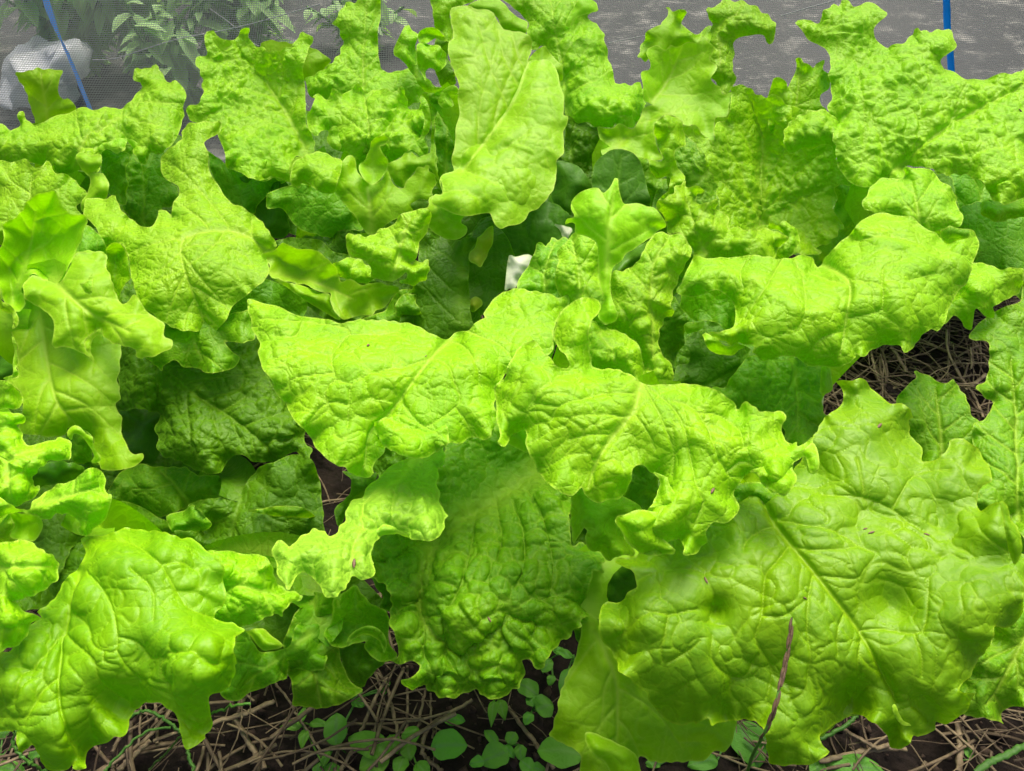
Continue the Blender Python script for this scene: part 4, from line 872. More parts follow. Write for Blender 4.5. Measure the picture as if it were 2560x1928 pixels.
plant('lettuce behind the centre showing its thick shaded stalk', (430, 400), [
    dict(o='B1 1240 420 1300 350 1380 380 1480 420 1560 400 1600 380 1640 300 1740 240 1760 320 1700 380 1620 450 1590 520 1580 700 1600 950 1620 1080 1440 1160 1330 1100 1200 1030 1100 1000 1180 800 1230 600', d=(77, 0, -3), m='deep', cr=0.35, fold=-1.5, wrib=3.5, rib='B1 1520 1120 1530 700 1560 400', pet=False, low=0.6),
    dict(o='B1 1560 400 1760 300 1900 520 1860 740 1780 800 1680 930 1620 1050 1570 900 1580 600', d=(80, 0, -2), m='deep', cr=0.5, pet=False),
    dict(o='B1 145 520 180 505 240 480 290 435 340 455 400 475 490 480 560 505 620 560 670 620 695 700 740 690 800 700 850 730 900 710 980 715 1050 730 1098 740 1090 780 1040 820 1035 850 980 890 940 900 920 935 880 940 840 935 790 945 720 970 680 940 640 880 620 820 625 780 560 775 430 720 300 700 200 655 205 600',
         d=(70, -1, -2), cr=0.5, m='smooth', ruf=0.8, bulge=-1.0, rib='B1 210 640 420 680 600 740 800 830', pet=False,
         k=[('B1 850 800', -2, 16), ('B1 400 620', 1.5, 20)],
         more=[dict(o='B1 200 650 300 700 430 730 560 780 620 790 640 880 700 965 660 960 560 900 430 820 320 740 230 690', d=(71.5, 0, 0), cr=0.1, bulge=1.2, serr=0.1, m='pale')]),
    dict(o='B1 735 385 780 375 850 385 920 380 960 350 1000 330 1070 300 1100 250 1160 220 1240 200 1300 205 1330 250 1300 330 1270 400 1240 430 1240 470 1220 520 1180 590 1200 560 1260 570 1300 555 1315 590 1305 650 1260 700 1190 735 1140 720 1105 700 1140 690 1150 640 1100 680 1040 700 990 700 960 690 910 670 910 620 880 580 820 540 760 530 735 470',
         d=(70, 1, -3), cr=1.1, cs=0.012, bulge=1.8, low=1.4, rib='B1 1050 690 1100 500 1180 260', pet=False, k=[('B1 1170 600', -1, 9)]),
    dict(o='B1 640 590 680 555 760 540 830 550 890 590 920 640 920 700 820 720 740 700 670 650', d=(74, 0, 0), cr=1.1, cs=0.010, bulge=1),
    dict(o='B1 240 440 420 400 560 420 660 500 900 560 930 800 800 1000 600 960 500 900 400 780', d=(84, 0, 0), m='deep', cr=0.6, pet=False),
    dict(o='B1 1750 315 1745 440 1700 540 1660 600 1600 570 1575 540 1610 480 1640 420 1640 400 1700 350', d=(75.5, 0, 0), m='yellow', cr=0.6, label='yellowing leaf tip beside the stalk'),
    dict(o='B1 1590 840 1630 800 1665 820 1670 860 1640 900 1595 912', d=(76, 0, 0), m='yellow', cr=0.4, pet=False),
    dict(o='B1 1860 520 1900 530 1960 520 2000 515 2030 540 1990 620 1930 700 1900 750 1860 750 1830 765 1840 650', d=(72, 0, 0), m='white', cr=0.3, serr=0.3, label='bleached leaf scrap', pet=False),
    dict(o='A2 500 1540 560 1560 620 1570 640 1600 600 1659 B2 590 405 565 385 545 340', d=(80, 0, 0), m='white', cr=0.3),
    dict(o='B1 850 960 1000 900 1100 760 1240 780 1300 900 1440 1000 1440 1110 1300 1070 1000 990', d=(79, 0, 0), m='mid', cr=0.6, pet=False),
    dict(o='B1 1070 880 1090 820 1150 790 1220 790 1220 850 1255 930 1200 975 1130 950 1080 940', d=(76, 0, 0), m='mid', cr=0.4),
    dict(o='B1 1200 150 1740 100 1760 350 1640 500 1600 420 1480 440 1300 400 1240 300', d=(84, 0, 0), m='deep', cr=0.3, pet=False),
])

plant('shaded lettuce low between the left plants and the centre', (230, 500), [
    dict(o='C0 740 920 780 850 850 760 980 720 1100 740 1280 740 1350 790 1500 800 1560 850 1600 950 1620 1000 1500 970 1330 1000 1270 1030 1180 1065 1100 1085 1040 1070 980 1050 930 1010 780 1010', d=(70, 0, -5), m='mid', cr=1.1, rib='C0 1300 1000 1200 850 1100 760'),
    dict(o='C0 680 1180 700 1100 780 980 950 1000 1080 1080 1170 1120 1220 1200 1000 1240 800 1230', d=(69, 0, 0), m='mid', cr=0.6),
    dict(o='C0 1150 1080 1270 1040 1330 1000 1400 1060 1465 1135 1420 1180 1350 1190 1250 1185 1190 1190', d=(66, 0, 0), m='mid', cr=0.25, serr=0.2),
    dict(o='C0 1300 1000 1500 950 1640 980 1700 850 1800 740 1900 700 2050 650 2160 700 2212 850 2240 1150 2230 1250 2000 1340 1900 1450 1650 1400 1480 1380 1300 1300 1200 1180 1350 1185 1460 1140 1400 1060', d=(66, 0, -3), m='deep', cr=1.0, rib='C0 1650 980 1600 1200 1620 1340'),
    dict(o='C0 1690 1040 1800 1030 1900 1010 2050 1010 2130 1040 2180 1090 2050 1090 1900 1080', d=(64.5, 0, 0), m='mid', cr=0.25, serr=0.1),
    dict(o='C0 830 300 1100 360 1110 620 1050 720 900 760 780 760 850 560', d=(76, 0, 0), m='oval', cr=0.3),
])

plant('crinkled lettuce low at the left edge reaching out an arm leaf', (40, 560), [
    dict(o='C0 -60 340 40 335 80 360 150 370 175 400 160 440 120 450 160 510 150 545 190 590 240 580 300 570 380 550 400 530 450 540 490 580 497 630 480 690 420 695 380 690 320 720 260 760 230 820 240 870 270 860 260 930 250 945 180 985 100 1010 -60 990',
         d=(58, 0, -5), cr=1.5, cs=0.011, bulge=2, low=1.4, rib='C0 60 960 80 700 300 620', pet=False),
    dict(o='C0 -60 160 40 140 100 190 155 240 158 290 130 330 90 345 50 335 -60 335', d=(61, 0, 0), cr=0.9, ruf=1.2),
    dict(o='C0 -60 900 30 970 120 1025 200 1030 230 980 280 935 340 900 400 860 480 840 540 810 590 760 640 740 700 770 735 830 725 890 745 930 768 930 772 980 750 1050 720 1110 650 1170 610 1210 570 1212 535 1180 550 1140 530 1100 480 1065 430 1070 400 1060 340 1100 290 1100 220 1070 130 1050 60 1070 -60 1090',
         d=(53, -0.5, -3), cr=0.9, cs=0.013, bulge=1.8, low=1.3, rib='C0 40 1010 250 1000 500 930 680 880', pet=False, k=[('C0 480 1080', 1, 14)]),
    dict(o='C0 40 1100 60 1070 120 1055 220 1070 290 1100 298 1150 270 1210 230 1255 150 1245 80 1230 60 1200 90 1150 80 1120', d=(53.5, 0, 0), cr=0.4, m='smooth', bulge=-0.5),
    dict(o='D0 -60 80 0 85 60 70 130 60 200 70 270 110 330 155 380 180 405 220 410 270 395 310 390 350 350 380 280 420 180 465 90 485 125 500 160 545 220 570 290 605 285 620 230 630 200 660 190 720 150 770 120 798 60 800 20 830 -60 860',
         d=(47, 0, -2), cr=0.9, cs=0.012, bulge=1.8, low=1.3, rib='D0 -50 250 150 250 350 240', pet=False),
    dict(o='C0 -60 1080 60 1070 100 1150 70 1230 130 1260 -60 1270', d=(54, 0, 0), cr=1.0),
    dict(o='C0 100 820 250 760 500 690 620 700 700 800 760 1000 700 1200 500 1300 400 1500 200 1500 100 1200', d=(63, 0, -4), m='deep', cr=0.5, pet=False),
    dict(o='C0 60 850 240 740 420 700 560 730 590 800 480 850 300 870 240 940 100 980', d=(61, 0, 0), m='oval', cr=0.2, pet=False),
    dict(o='C0 450 500 560 470 640 540 640 680 690 720 640 730 500 700 470 600', d=(64, 0, 0), m='mid', cr=0.4, pet=False),
])

plant('front left lettuce with a large veined leaf lying out over the straw', (200, 600), [
    dict(o='C0 560 1240 620 1215 700 1220 760 1200 840 1165 900 1165 1000 1175 1100 1185 1180 1200 1260 1235 D0 1330 45 1370 80 1420 130 1470 160 1520 200 1550 260 1545 340 1560 420 1560 470 1540 530 1500 550 1480 600 1520 620 1600 630 1650 660 1700 690 1640 720 1620 770 1620 840 1640 920 1625 925 1620 1000 1580 1080 1500 1120 1450 1140 1445 1200 1460 1280 1475 1330 1450 1380 1410 1410 1425 1430 1360 1480 1290 1508 1265 1480 1240 1350 1220 1280 1130 1200 1090 1190 1000 1190 920 1260 890 1330 880 1390 830 1430 790 1420 740 1460 650 1490 600 1530 590 1600 600 1640 530 1650 500 1640 520 1590 480 1640 400 1660 330 1650 310 1640 270 1550 220 1480 180 1510 130 1540 115 1480 110 1400 60 1380 -60 1380 -60 870 60 830 150 740 200 650 290 600 250 560 330 510 400 430 430 370 480 300 540 260 590 150',
         c='D0 700 800', m='front', d=(47, 0, -3.2, 1.2), cr=1.2, cs=0.018, low=1.8, bulge=1.6, fold=1.0, wrib=0.75, rib='D0 590 40 560 270 470 620 410 1000 430 1280 540 1560', vl=['D0 610 280 740 450 800 640 805 820 720 830 640 780 610 660 500 560', 'D0 805 820 870 930 980 1030', 'D0 460 710 570 820 650 900 700 1040 900 1180', 'D0 450 710 350 820 250 940 160 1010 110 1150', 'D0 400 1020 300 1100 240 1200 170 1290 0 1290', 'D0 640 60 820 70 950 110 1110 230 1200 380 1300 530 1480 600', 'D0 1110 230 1250 220 1350 270', 'D0 1170 840 1140 900 1145 1000 1200 1140 1230 1260 1330 1400', 'D0 1170 840 1350 850 1400 900', 'D0 805 730 950 770 1040 880', 'D0 900 260 1050 400 1060 620', 'D0 720 830 720 900 820 930'], pet=True,
         k=[('D0 1050 950', 1.2, 30), ('D0 1350 900', -1.2, 35), ('D0 750 1250', 2.0, 35), ('D0 1320 1350', 1.5, 20)]),
    dict(o='D0 1600 640 1640 650 1700 690 1800 665 1850 700 1900 740 1965 790 1900 815 1820 828 1780 790 1740 730 1700 700 1660 705', d=(50, 0, 0), cr=0.2, m='smooth', pet=False),
    dict(o='D0 1430 140 1560 135 1650 150 1760 160 1840 180 1880 230 1900 330 1990 410 2100 440 2080 470 2010 500 1970 540 1960 590 1900 570 1800 620 1700 650 1640 680 1560 640 1450 600 1450 400 1400 250', d=(53, 0, -3), cr=1.2, cs=0.011, bulge=1.6, rib='D0 1460 400 1700 380 1950 480'),
    dict(o='D0 1500 700 1620 740 1700 680 1780 820 1900 830 2000 790 2060 640 2240 600 2240 950 2000 950 1980 1010 1900 1050 1800 1090 1740 1110 1650 1170 1560 1165 1520 1120 1560 1060 1560 920 1500 820', d=(55, 0, -1), m='mid', cr=0.5, rib='D0 2150 700 1900 900 1700 1050'),
    dict(o='D1 340 960 300 950 340 1000 360 1080 370 1200 430 1215 560 1225 620 1218 680 1200 780 1150 850 1100 800 1070 750 1010 700 900 690 820 640 780 590 720 590 690 640 600 640 440 500 430 400 540 340 660 300 780', d=(56, 0, -1), m='mid', cr=0.5, bulge=1, low=1.3, rib='D1 520 450 480 700 520 1000 560 1200'),
    dict(o='D1 585 700 620 640 645 560 640 470 665 455 688 530 690 450 800 380 900 500 1000 540 1030 620 1030 780 1090 850 1060 890 960 900 890 850 860 790 870 760 800 780 735 790 700 812 640 795 600 755', d=(55.5, 0, 0), m='mid', cr=0.3, bulge=-1.2,
         more=[dict(o='D1 735 800 745 740 780 700 830 670 890 652 950 670 1000 720 1018 780 1000 840 965 855 990 830 960 760 900 720 840 720 780 750', d=(54.6, 0, 0), cr=0.15, m='smooth', bulge=0.5, serr=0.2)]),
    dict(o='D1 690 790 860 770 900 850 1000 900 930 970 870 1050 820 1090 760 1030 700 900', d=(58, 0, 0), m='deep', cr=0.4),
    dict(o='D1 850 335 900 328 950 400 990 455 965 520 1000 540 1060 550 1120 450 1050 360 930 300', d=(57.5, 0, 0), m='deep', cr=0.4, pet=False),
    dict(o='D1 -100 560 300 500 420 350 600 300 800 300 1000 500 1000 700 700 800 400 950 0 950', d=(61, 0, 0), m='deep', cr=0.5, pet=False),
])

plant('front right lettuce with the widest leaf in the bed', (740, 560), [
    dict(o='C3 845 385 900 350 960 300 960 240 940 180 912 150 960 140 1030 140 1075 125 1120 145 1150 190 1190 220 1240 270 1290 300 1370 300 1420 340 1450 400 1420 410 1420 500 1440 540 1490 580 1510 650 1510 700 1560 700 1620 680 1660 640 1690 600 1695 560 1740 545 1800 545 1850 580 1900 620 1930 680 1970 730 1985 800 1995 840 1930 870 1900 900 1890 980 1910 1050 1960 1010 2010 990 2055 970 2090 1000 2110 1050 2120 1100 2160 1150 2190 1220 2200 1290 2195 1340 2300 1370 D3 2212 400 2205 560 2160 620 2095 675 2030 655 2010 655 2000 740 1960 810 1890 900 1840 1000 1770 1080 1760 1100 1800 1120 1880 1120 1860 1150 1840 1180 1820 1240 1770 1280 1670 1335 1600 1320 1600 1370 1540 1400 1480 1425 1450 1410 1430 1450 1380 1500 1300 1505 1280 1450 1230 1370 1150 1310 1050 1265 980 1290 900 1340 800 1410 800 1430 830 1490 865 1525 820 1570 750 1610 640 1615 540 1622 450 1600 440 1560 430 1450 400 1360 360 1315 290 1305 220 1308 D2 1700 1315 1640 1330 1600 1350 1580 1290 1490 1340 1480 1320 1450 1325 1400 1345 1330 1330 1280 1300 1220 1240 1170 1170 1150 1110 1090 1080 1040 1020 1000 990 960 980 945 900 900 820 840 750 825 690 818 640 830 560 850 510 880 485 920 490 960 495 1000 470 1020 420 1080 390 1085 380 1070 300 1040 270 960 230 925 190 1000 180 1075 175 1100 140 1200 60 1350 -20 C2 1500 1060 1750 1000 1850 950 C3 400 880 600 780 700 640 760 520',
         c='D3 700 250', m='front', d=(49, -0.5, -3.6, 1.0), cr=1.15, cs=0.019, low=1.9, bulge=1.2, fold=1.2, wrib=0.75, rib='C3 400 980 520 1180 770 1480 D3 1070 690 1230 980 1330 1180', vl=['D3 590 100 500 220 430 300 410 420 400 570 350 740 410 850 470 960 430 1150', 'D3 750 300 720 450 705 620 730 850 715 980 680 1090 590 1180', 'D3 680 1090 560 1050 470 980', 'D3 760 300 900 320 1060 325 1110 260 1180 180', 'D3 600 100 720 130 900 130 1050 110', 'C3 520 1110 900 1190 1060 1280 1190 1335', 'C3 820 940 1090 950 1300 1040 1500 1200', 'D3 1080 685 1250 680 1450 705 1530 640 1555 320', 'D3 1450 705 1500 850 1500 1000', 'D3 1085 750 1065 880 1070 1000', 'D3 965 570 920 690 920 850', 'D3 400 590 545 590 700 480', 'D2 1740 1010 1660 960 1600 870 1605 720', 'D2 1740 1010 1730 1110 1780 1170', 'D2 1740 1010 1830 990 1920 850', 'D2 1300 580 1150 550', 'D2 1300 580 1270 750 1250 800 1260 900', 'D2 1300 910 1450 820 1520 760', 'D2 1300 580 1490 545', 'C3 520 1150 400 1180 290 1260 270 1330', 'C3 1060 680 1100 880 1090 950', 'C3 1300 1040 1450 800 1700 760'], pet=True,
         k=[('C3 1150 1120', 1.8, 30), ('C3 1500 500', 1.0, 30), ('D3 1300 500', 1.6, 30), ('D3 1900 500', -2.0, 30), ('D2 1620 560', 1.3, 16), ('D3 1000 1150', 2.0, 25), ('D3 100 1250', 1.5, 16), ('D2 1150 600', -0.8, 25), ('C3 2050 1150', -2.2, 40), ('C3 1600 1150', 1.6, 32), ('C3 700 800', 1.5, 30)],
         more=[dict(o='C3 2042 985 2060 968 2090 1000 2110 1050 2120 1100 2160 1150 2190 1220 2202 1290 2190 1350 2150 1420 2125 1380 2100 1290 2080 1180 2062 1080', d=(45.0, 0, 0), cr=0.15, m='smooth', bulge=0.6, serr=0.2, ruf=0.2)]),
    dict(o='D3 790 1410 830 1300 870 1240 940 1200 1050 1200 1100 1250 1050 1270 980 1295 900 1345 810 1425', d=(50.5, 0, 0), cr=0.2, m='smooth', pet=False),
    dict(o='D3 1300 1200 1320 1195 1350 1260 1380 1310 1440 1340 1380 1345 1330 1300 1305 1240', d=(45.5, 0, 0), cr=0.1, m='smooth', pet=False, serr=0.2),
    dict(o='D2 720 560 780 600 860 640 900 760 1000 900 1100 1000 1300 1200 1600 1250 1768 1305 1762 1380 1745 1450 1690 1530 1640 1520 1600 1530 1550 1590 1450 1590 1300 1600 1180 1590 1090 1560 1100 1750 700 1750 700 1560 600 1480 480 1420 500 1370 540 1200 560 1100 600 1000 660 870 690 740',
         c='D2 1000 1200', d=(53, -1, -1), cr=0.4, m='smooth', low=1.3, rib='D2 760 620 930 1000 950 1300 940 1500', bulge=0.5,
         more=[dict(o='D2 725 1400 760 1385 850 1420 1000 1490 1080 1550 1110 1650 1120 1750 950 1750 870 1610 800 1560 750 1500 728 1450', d=(51, 0, 0), cr=0.15, m='pale', bulge=0.8, serr=0.3)]),
    dict(o='C2 850 1380 1000 1350 1120 1400 1150 1560 1000 1900 800 2000 740 1900 760 1600', d=(62, 0, 0), m='oval', cr=0.5, pet=False),
    dict(o='C2 1400 1100 1700 950 1900 950 2000 1050 1800 1250 1500 1400 1300 1400', d=(57, 0, 0), m='mid', cr=0.6, pet=False),
    dict(o='D2 640 650 760 480 900 560 950 750 900 900 760 900', d=(60, 0, 0), m='deep', cr=0.4, pet=False),
])

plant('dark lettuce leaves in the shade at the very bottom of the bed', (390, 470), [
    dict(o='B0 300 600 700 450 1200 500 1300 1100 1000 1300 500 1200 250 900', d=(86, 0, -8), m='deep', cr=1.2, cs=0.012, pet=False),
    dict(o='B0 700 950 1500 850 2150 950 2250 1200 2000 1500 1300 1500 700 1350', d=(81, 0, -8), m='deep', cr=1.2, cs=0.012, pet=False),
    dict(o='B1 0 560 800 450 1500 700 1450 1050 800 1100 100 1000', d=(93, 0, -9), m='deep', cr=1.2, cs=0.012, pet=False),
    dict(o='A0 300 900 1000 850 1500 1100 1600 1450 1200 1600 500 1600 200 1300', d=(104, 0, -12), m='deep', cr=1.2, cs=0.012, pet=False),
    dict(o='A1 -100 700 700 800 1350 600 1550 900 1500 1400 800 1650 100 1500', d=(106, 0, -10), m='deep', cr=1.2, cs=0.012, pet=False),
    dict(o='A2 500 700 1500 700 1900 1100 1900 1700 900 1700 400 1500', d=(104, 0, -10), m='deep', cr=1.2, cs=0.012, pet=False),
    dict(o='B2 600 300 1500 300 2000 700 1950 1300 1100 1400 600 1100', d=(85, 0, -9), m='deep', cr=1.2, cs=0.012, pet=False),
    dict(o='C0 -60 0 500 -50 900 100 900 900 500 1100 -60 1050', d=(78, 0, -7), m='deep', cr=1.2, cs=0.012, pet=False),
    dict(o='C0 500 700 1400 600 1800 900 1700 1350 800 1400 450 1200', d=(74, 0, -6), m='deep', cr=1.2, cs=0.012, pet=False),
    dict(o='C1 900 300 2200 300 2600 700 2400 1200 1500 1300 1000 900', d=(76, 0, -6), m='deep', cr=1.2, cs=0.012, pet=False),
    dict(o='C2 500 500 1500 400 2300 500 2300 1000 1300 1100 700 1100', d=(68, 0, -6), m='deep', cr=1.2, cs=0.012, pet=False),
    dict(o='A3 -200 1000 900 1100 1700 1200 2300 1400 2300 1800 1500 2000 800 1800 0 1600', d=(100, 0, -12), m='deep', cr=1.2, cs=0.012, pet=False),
])

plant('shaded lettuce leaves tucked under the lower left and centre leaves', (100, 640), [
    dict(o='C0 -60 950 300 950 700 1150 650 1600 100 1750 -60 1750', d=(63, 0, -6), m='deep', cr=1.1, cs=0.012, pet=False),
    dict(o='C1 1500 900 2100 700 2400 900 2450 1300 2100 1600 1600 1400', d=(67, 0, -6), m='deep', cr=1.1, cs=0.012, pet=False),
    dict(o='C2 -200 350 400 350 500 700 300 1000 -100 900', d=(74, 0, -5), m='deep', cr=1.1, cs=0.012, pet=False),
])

# ---------------------------------------------------------------- ground
def soil_mat():
    m, t, out = nodes('dark garden soil')
    L = t.links.new
    tc = N(t, 'ShaderNodeTexCoord')
    n1 = N(t, 'ShaderNodeTexNoise', i_Scale=45.0, i_Detail=8.0, i_Roughness=0.7)
    n2 = N(t, 'ShaderNodeTexVoronoi', i_Scale=160.0)
    n3 = N(t, 'ShaderNodeTexNoise', i_Scale=9.0, i_Detail=3.0)
    for n in (n1, n2, n3):
        L(tc.outputs['Object'], n.inputs['Vector'])
    c = mixc(t, maprange(t, n1.outputs['Fac'], 0.35, 0.7), (0.009, 0.006, 0.005, 1), (0.036, 0.024, 0.018, 1))
    c = mixc(t, maprange(t, n3.outputs['Fac'], 0.45, 0.7, 0, 0.6), c, (0.02, 0.014, 0.011, 1))
    bp = N(t, 'ShaderNodeBump', i_Strength=0.9, i_Distance=0.004)
    L(mathn(t, 'ADD', n1.outputs['Fac'], mathn(t, 'MULTIPLY', n2.outputs['Distance'], 0.5)), bp.inputs['Height'])
    pr = N(t, 'ShaderNodeBsdfPrincipled', i_Roughness=0.9)
    pr.inputs['Specular IOR Level'].default_value = 0.25
    L(c, pr.inputs['Base Color']); L(bp.outputs['Normal'], pr.inputs['Normal'])
    L(pr.outputs[0], out.inputs['Surface'])
    return m


def grid(name, x0, x1, y0, y1, nx, ny, zf, mat, kind='structure'):
    xs = np.linspace(x0, x1, nx); ys = np.linspace(y0, y1, ny)
    X, Y = np.meshgrid(xs, ys)
    P = np.stack([X.ravel(), Y.ravel(), zf(X, Y).ravel()], -1)
    i = np.arange((nx - 1) * (ny - 1)); r = i // (nx - 1); c = i % (nx - 1); a = r * nx + c
    F = np.stack([a, a + 1, a + nx + 1, a + nx], -1)
    o = make_mesh(name, P, F, mat, n=4)
    o['kind'] = kind
    return o


grng = np.random.default_rng(5)


def soil_z(X, Y):
    P = np.stack([X.ravel(), Y.ravel(), np.zeros(X.size)], -1)
    z = waves(P, 0.18, grng) * 0.006 + waves(P, 0.05, grng) * 0.004 + waves(P, 0.018, grng, 10) * 0.0016
    e, c = cells(P / 0.02, 3)
    return (z + 0.004 * (1 - np.exp(-3 * e)) * c).reshape(X.shape)


grid('soil', -1.1, 1.1, 0.02, 1.16, 330, 180, soil_z, soil_mat())


def sheet_mat():
    m, t, out = nodes('black woven ground cover')
    L = t.links.new
    tc = N(t, 'ShaderNodeTexCoord')
    n1 = N(t, 'ShaderNodeTexNoise', i_Scale=14.0, i_Detail=7.0, i_Roughness=0.75)
    n2 = N(t, 'ShaderNodeTexNoise', i_Scale=70.0, i_Detail=5.0, i_Roughness=0.7)
    n3 = N(t, 'ShaderNodeTexNoise', i_Scale=2.0, i_Detail=3.0)
    for n in (n1, n2, n3):
        L(tc.outputs['Object'], n.inputs['Vector'])
    c = mixc(t, maprange(t, n3.outputs['Fac'], 0.4, 0.65), (0.010, 0.012, 0.015, 1), (0.038, 0.040, 0.042, 1))
    c = mixc(t, maprange(t, n1.outputs['Fac'], 0.52, 0.70), c, (0.27, 0.27, 0.24, 1))
    c = mixc(t, maprange(t, n2.outputs['Fac'], 0.60, 0.72, 0, 0.8), c, (0.32, 0.32, 0.27, 1))
    pr = N(t, 'ShaderNodeBsdfPrincipled', i_Roughness=0.75)
    bp = N(t, 'ShaderNodeBump', i_Strength=0.6, i_Distance=0.01)
    L(n1.outputs['Fac'], bp.inputs['Height']); L(bp.outputs['Normal'], pr.inputs['Normal'])
    L(c, pr.inputs['Base Color'])
    L(pr.outputs[0], out.inputs['Surface'])
    return m


SM = sheet_mat()
grid('ground_cover', -3.0, 4.0, 1.165, 5.0, 80, 60, lambda X, Y: 0.004 * np.sin(X * 9 + Y * 5) + 0.01, SM)
GM = plain('rough grass ground', (0.05, 0.09, 0.02, 1), (0.10, 0.12, 0.05, 1), scale=5, rough=0.95)
g = grid('ground', -200, 200, -60, 300, 40, 40, lambda X, Y: X * 0 - 0.06, GM)

# ---------------------------------------------------------------- strands
def tubes(curves, radii, flat=0.6, nseg=5):
    """curves (K, S, 3), radii (K,) or (K, S) -> one mesh of thin bent tubes"""
    C = np.asarray(curves, float)
    K, S, _ = C.shape
    r = np.asarray(radii, float)
    if r.ndim == 1:
        r = np.repeat(r[:, None], S, 1)
    Tg = np.gradient(C, axis=1)
    Tg /= np.maximum(np.linalg.norm(Tg, axis=2), 1e-9)[..., None]
    up = np.tile(np.array([0.13, 0.21, 1.0]), (K, S, 1))
    A = np.cross(Tg, up); A /= np.maximum(np.linalg.norm(A, axis=2), 1e-9)[..., None]
    B = np.cross(A, Tg)
    ang = np.arange(nseg) * 2 * np.pi / nseg
    P = C[:, :, None, :] + r[..., None, None] * (np.cos(ang)[None, None, :, None] * A[:, :, None, :] + flat * np.sin(ang)[None, None, :, None] * B[:, :, None, :])
    P = P.reshape(-1, 3)
    k, s, q = np.mgrid[0:K, 0:S - 1, 0:nseg]
    a = (k * S + s) * nseg + q; b = (k * S + s) * nseg + (q + 1) % nseg
    F = np.stack([a, b, b + nseg, a + nseg], -1).reshape(-1, 4)
    return P, F


srng = np.random.default_rng(11)


def straw_curves(n, area, zmax, lmin, lmax, bend=0.5, S=8):
    x0, x1, y0, y1 = area
    c = np.stack([srng.uniform(x0, x1, n), srng.uniform(y0, y1, n), 0.008 + srng.random(n)**1.6 * zmax], -1)
    L = srng.uniform(lmin, lmax, n)
    az_ = srng.uniform(0, 6.28, n)
    curl = srng.normal(0, bend, n) * L * 12
    til = srng.normal(0, 0.10, n)
    t = np.linspace(-0.5, 0.5, S)
    a = az_[:, None] + curl[:, None] * t
    dx = np.cos(a) * L[:, None] / S; dy = np.sin(a) * L[:, None] / S
    X = c[:, 0:1] + np.cumsum(dx, 1) - dx.sum(1, keepdims=True) / 2
    Y = c[:, 1:2] + np.cumsum(dy, 1) - dy.sum(1, keepdims=True) / 2
    Z = c[:, 2:3] + til[:, None] * t * L[:, None] + srng.normal(0, 0.0007, (n, S)) + 0.003
    return np.stack([X, Y, np.maximum(Z, 0.003)], -1)


strawM = plain('dry straw', (0.33, 0.25, 0.145, 1), (0.08, 0.052, 0.032, 1), scale=90, rough=0.6, bump=0.5, dist=0.0006)
areas = [  # area, count, height, length range, thickness range
    ((-0.55, -0.06, 0.10, 0.42), 620, 0.020, 0.03, 0.13, 0.0004, 0.0021, 0.5),
    ((-0.10, 0.26, 0.12, 0.42), 110, 0.012, 0.03, 0.11, 0.0004, 0.0013, 0.5),
    ((0.16, 0.60, 0.10, 0.44), 560, 0.018, 0.03, 0.13, 0.0004, 0.0018, 0.5),
    ((0.22, 0.66, 0.50, 0.98), 1500, 0.030, 0.03, 0.15, 0.0005, 0.0019, 0.5),
    ((-0.6, 0.25, 0.42, 1.0), 700, 0.015, 0.03, 0.12, 0.0004, 0.0018, 0.5),
]
Ps, Fs, Ts = [], [], []
n0 = 0
for area, cnt, zm, l0, l1, r0, r1, bd in areas:
    C = straw_curves(cnt, area, zm, l0, l1, bd)
    rr = r0 + (r1 - r0) * srng.random(cnt)**2.0 * 0.95
    P, F = tubes(C, rr, 0.45)
    Ps.append(P); Fs.append(F + n0); Ts.append(np.repeat(srng.random(cnt)**1.5 * 0.9, C.shape[1] * 5)); n0 += len(P)
st = make_mesh('straw_litter', np.vstack(Ps), np.vstack(Fs), strawM, attrs={'tone': np.concatenate(Ts)}, n=4)
tag(st, 'dry brown straw scattered over the soil around the lettuces', 'straw', kind='stuff')

# fine crumbs and clods of soil
def lumps(n, area, r0, r1, seed):
    rg = np.random.default_rng(seed)
    base = np.array([(0, 0, 1), (.9, 0, .3), (.28, .85, .3), (-.72, .52, .3), (-.72, -.52, .3), (.28, -.85, .3), (0, 0, -.6)])
    Fb = np.array([(0, 1, 2), (0, 2, 3), (0, 3, 4), (0, 4, 5), (0, 5, 1), (6, 2, 1), (6, 3, 2), (6, 4, 3), (6, 5, 4), (6, 1, 5)])
    c = np.stack([rg.uniform(area[0], area[1], n), rg.uniform(area[2], area[3], n), np.full(n, 0.006)], -1)
    r = r0 + (r1 - r0) * rg.random(n)**3
    V = c[:, None] + base[None] * r[:, None, None] * (1 + 0.35 * rg.normal(size=(n, 7, 3)))
    F = Fb[None] + np.arange(n)[:, None, None] * 7
    return V.reshape(-1, 3), F.reshape(-1, 3)


P1, F1 = lumps(3500, (-0.55, 0.62, 0.1, 0.5), 0.0008, 0.006, 3)
P2, F2 = lumps(1500, (0.2, 0.7, 0.5, 1.0), 0.001, 0.007, 4)
cl = make_mesh('soil_crumbs', np.vstack([P1, P2]), np.vstack([F1, F2 + len(P1)]), plain('soil crumbs', (0.035, 0.022, 0.016, 1), (0.09, 0.06, 0.045, 1), scale=70, rough=0.95))
tag(cl, 'crumbs and small clods of dark soil between the straw', 'soil', kind='stuff')


def q3(s, z=None, D=None):
    """tile points -> 3D, on the plane at height z or at depth D (cm)"""
    P = pts(s)
    if D is None:
        D = ground_D(P[:, 1], z)
    else:
        D = np.asarray(D, float) / 100
        if D.ndim == 0:
            D = np.full(len(P), float(D))
    return pos(P[:, 0], P[:, 1], D)


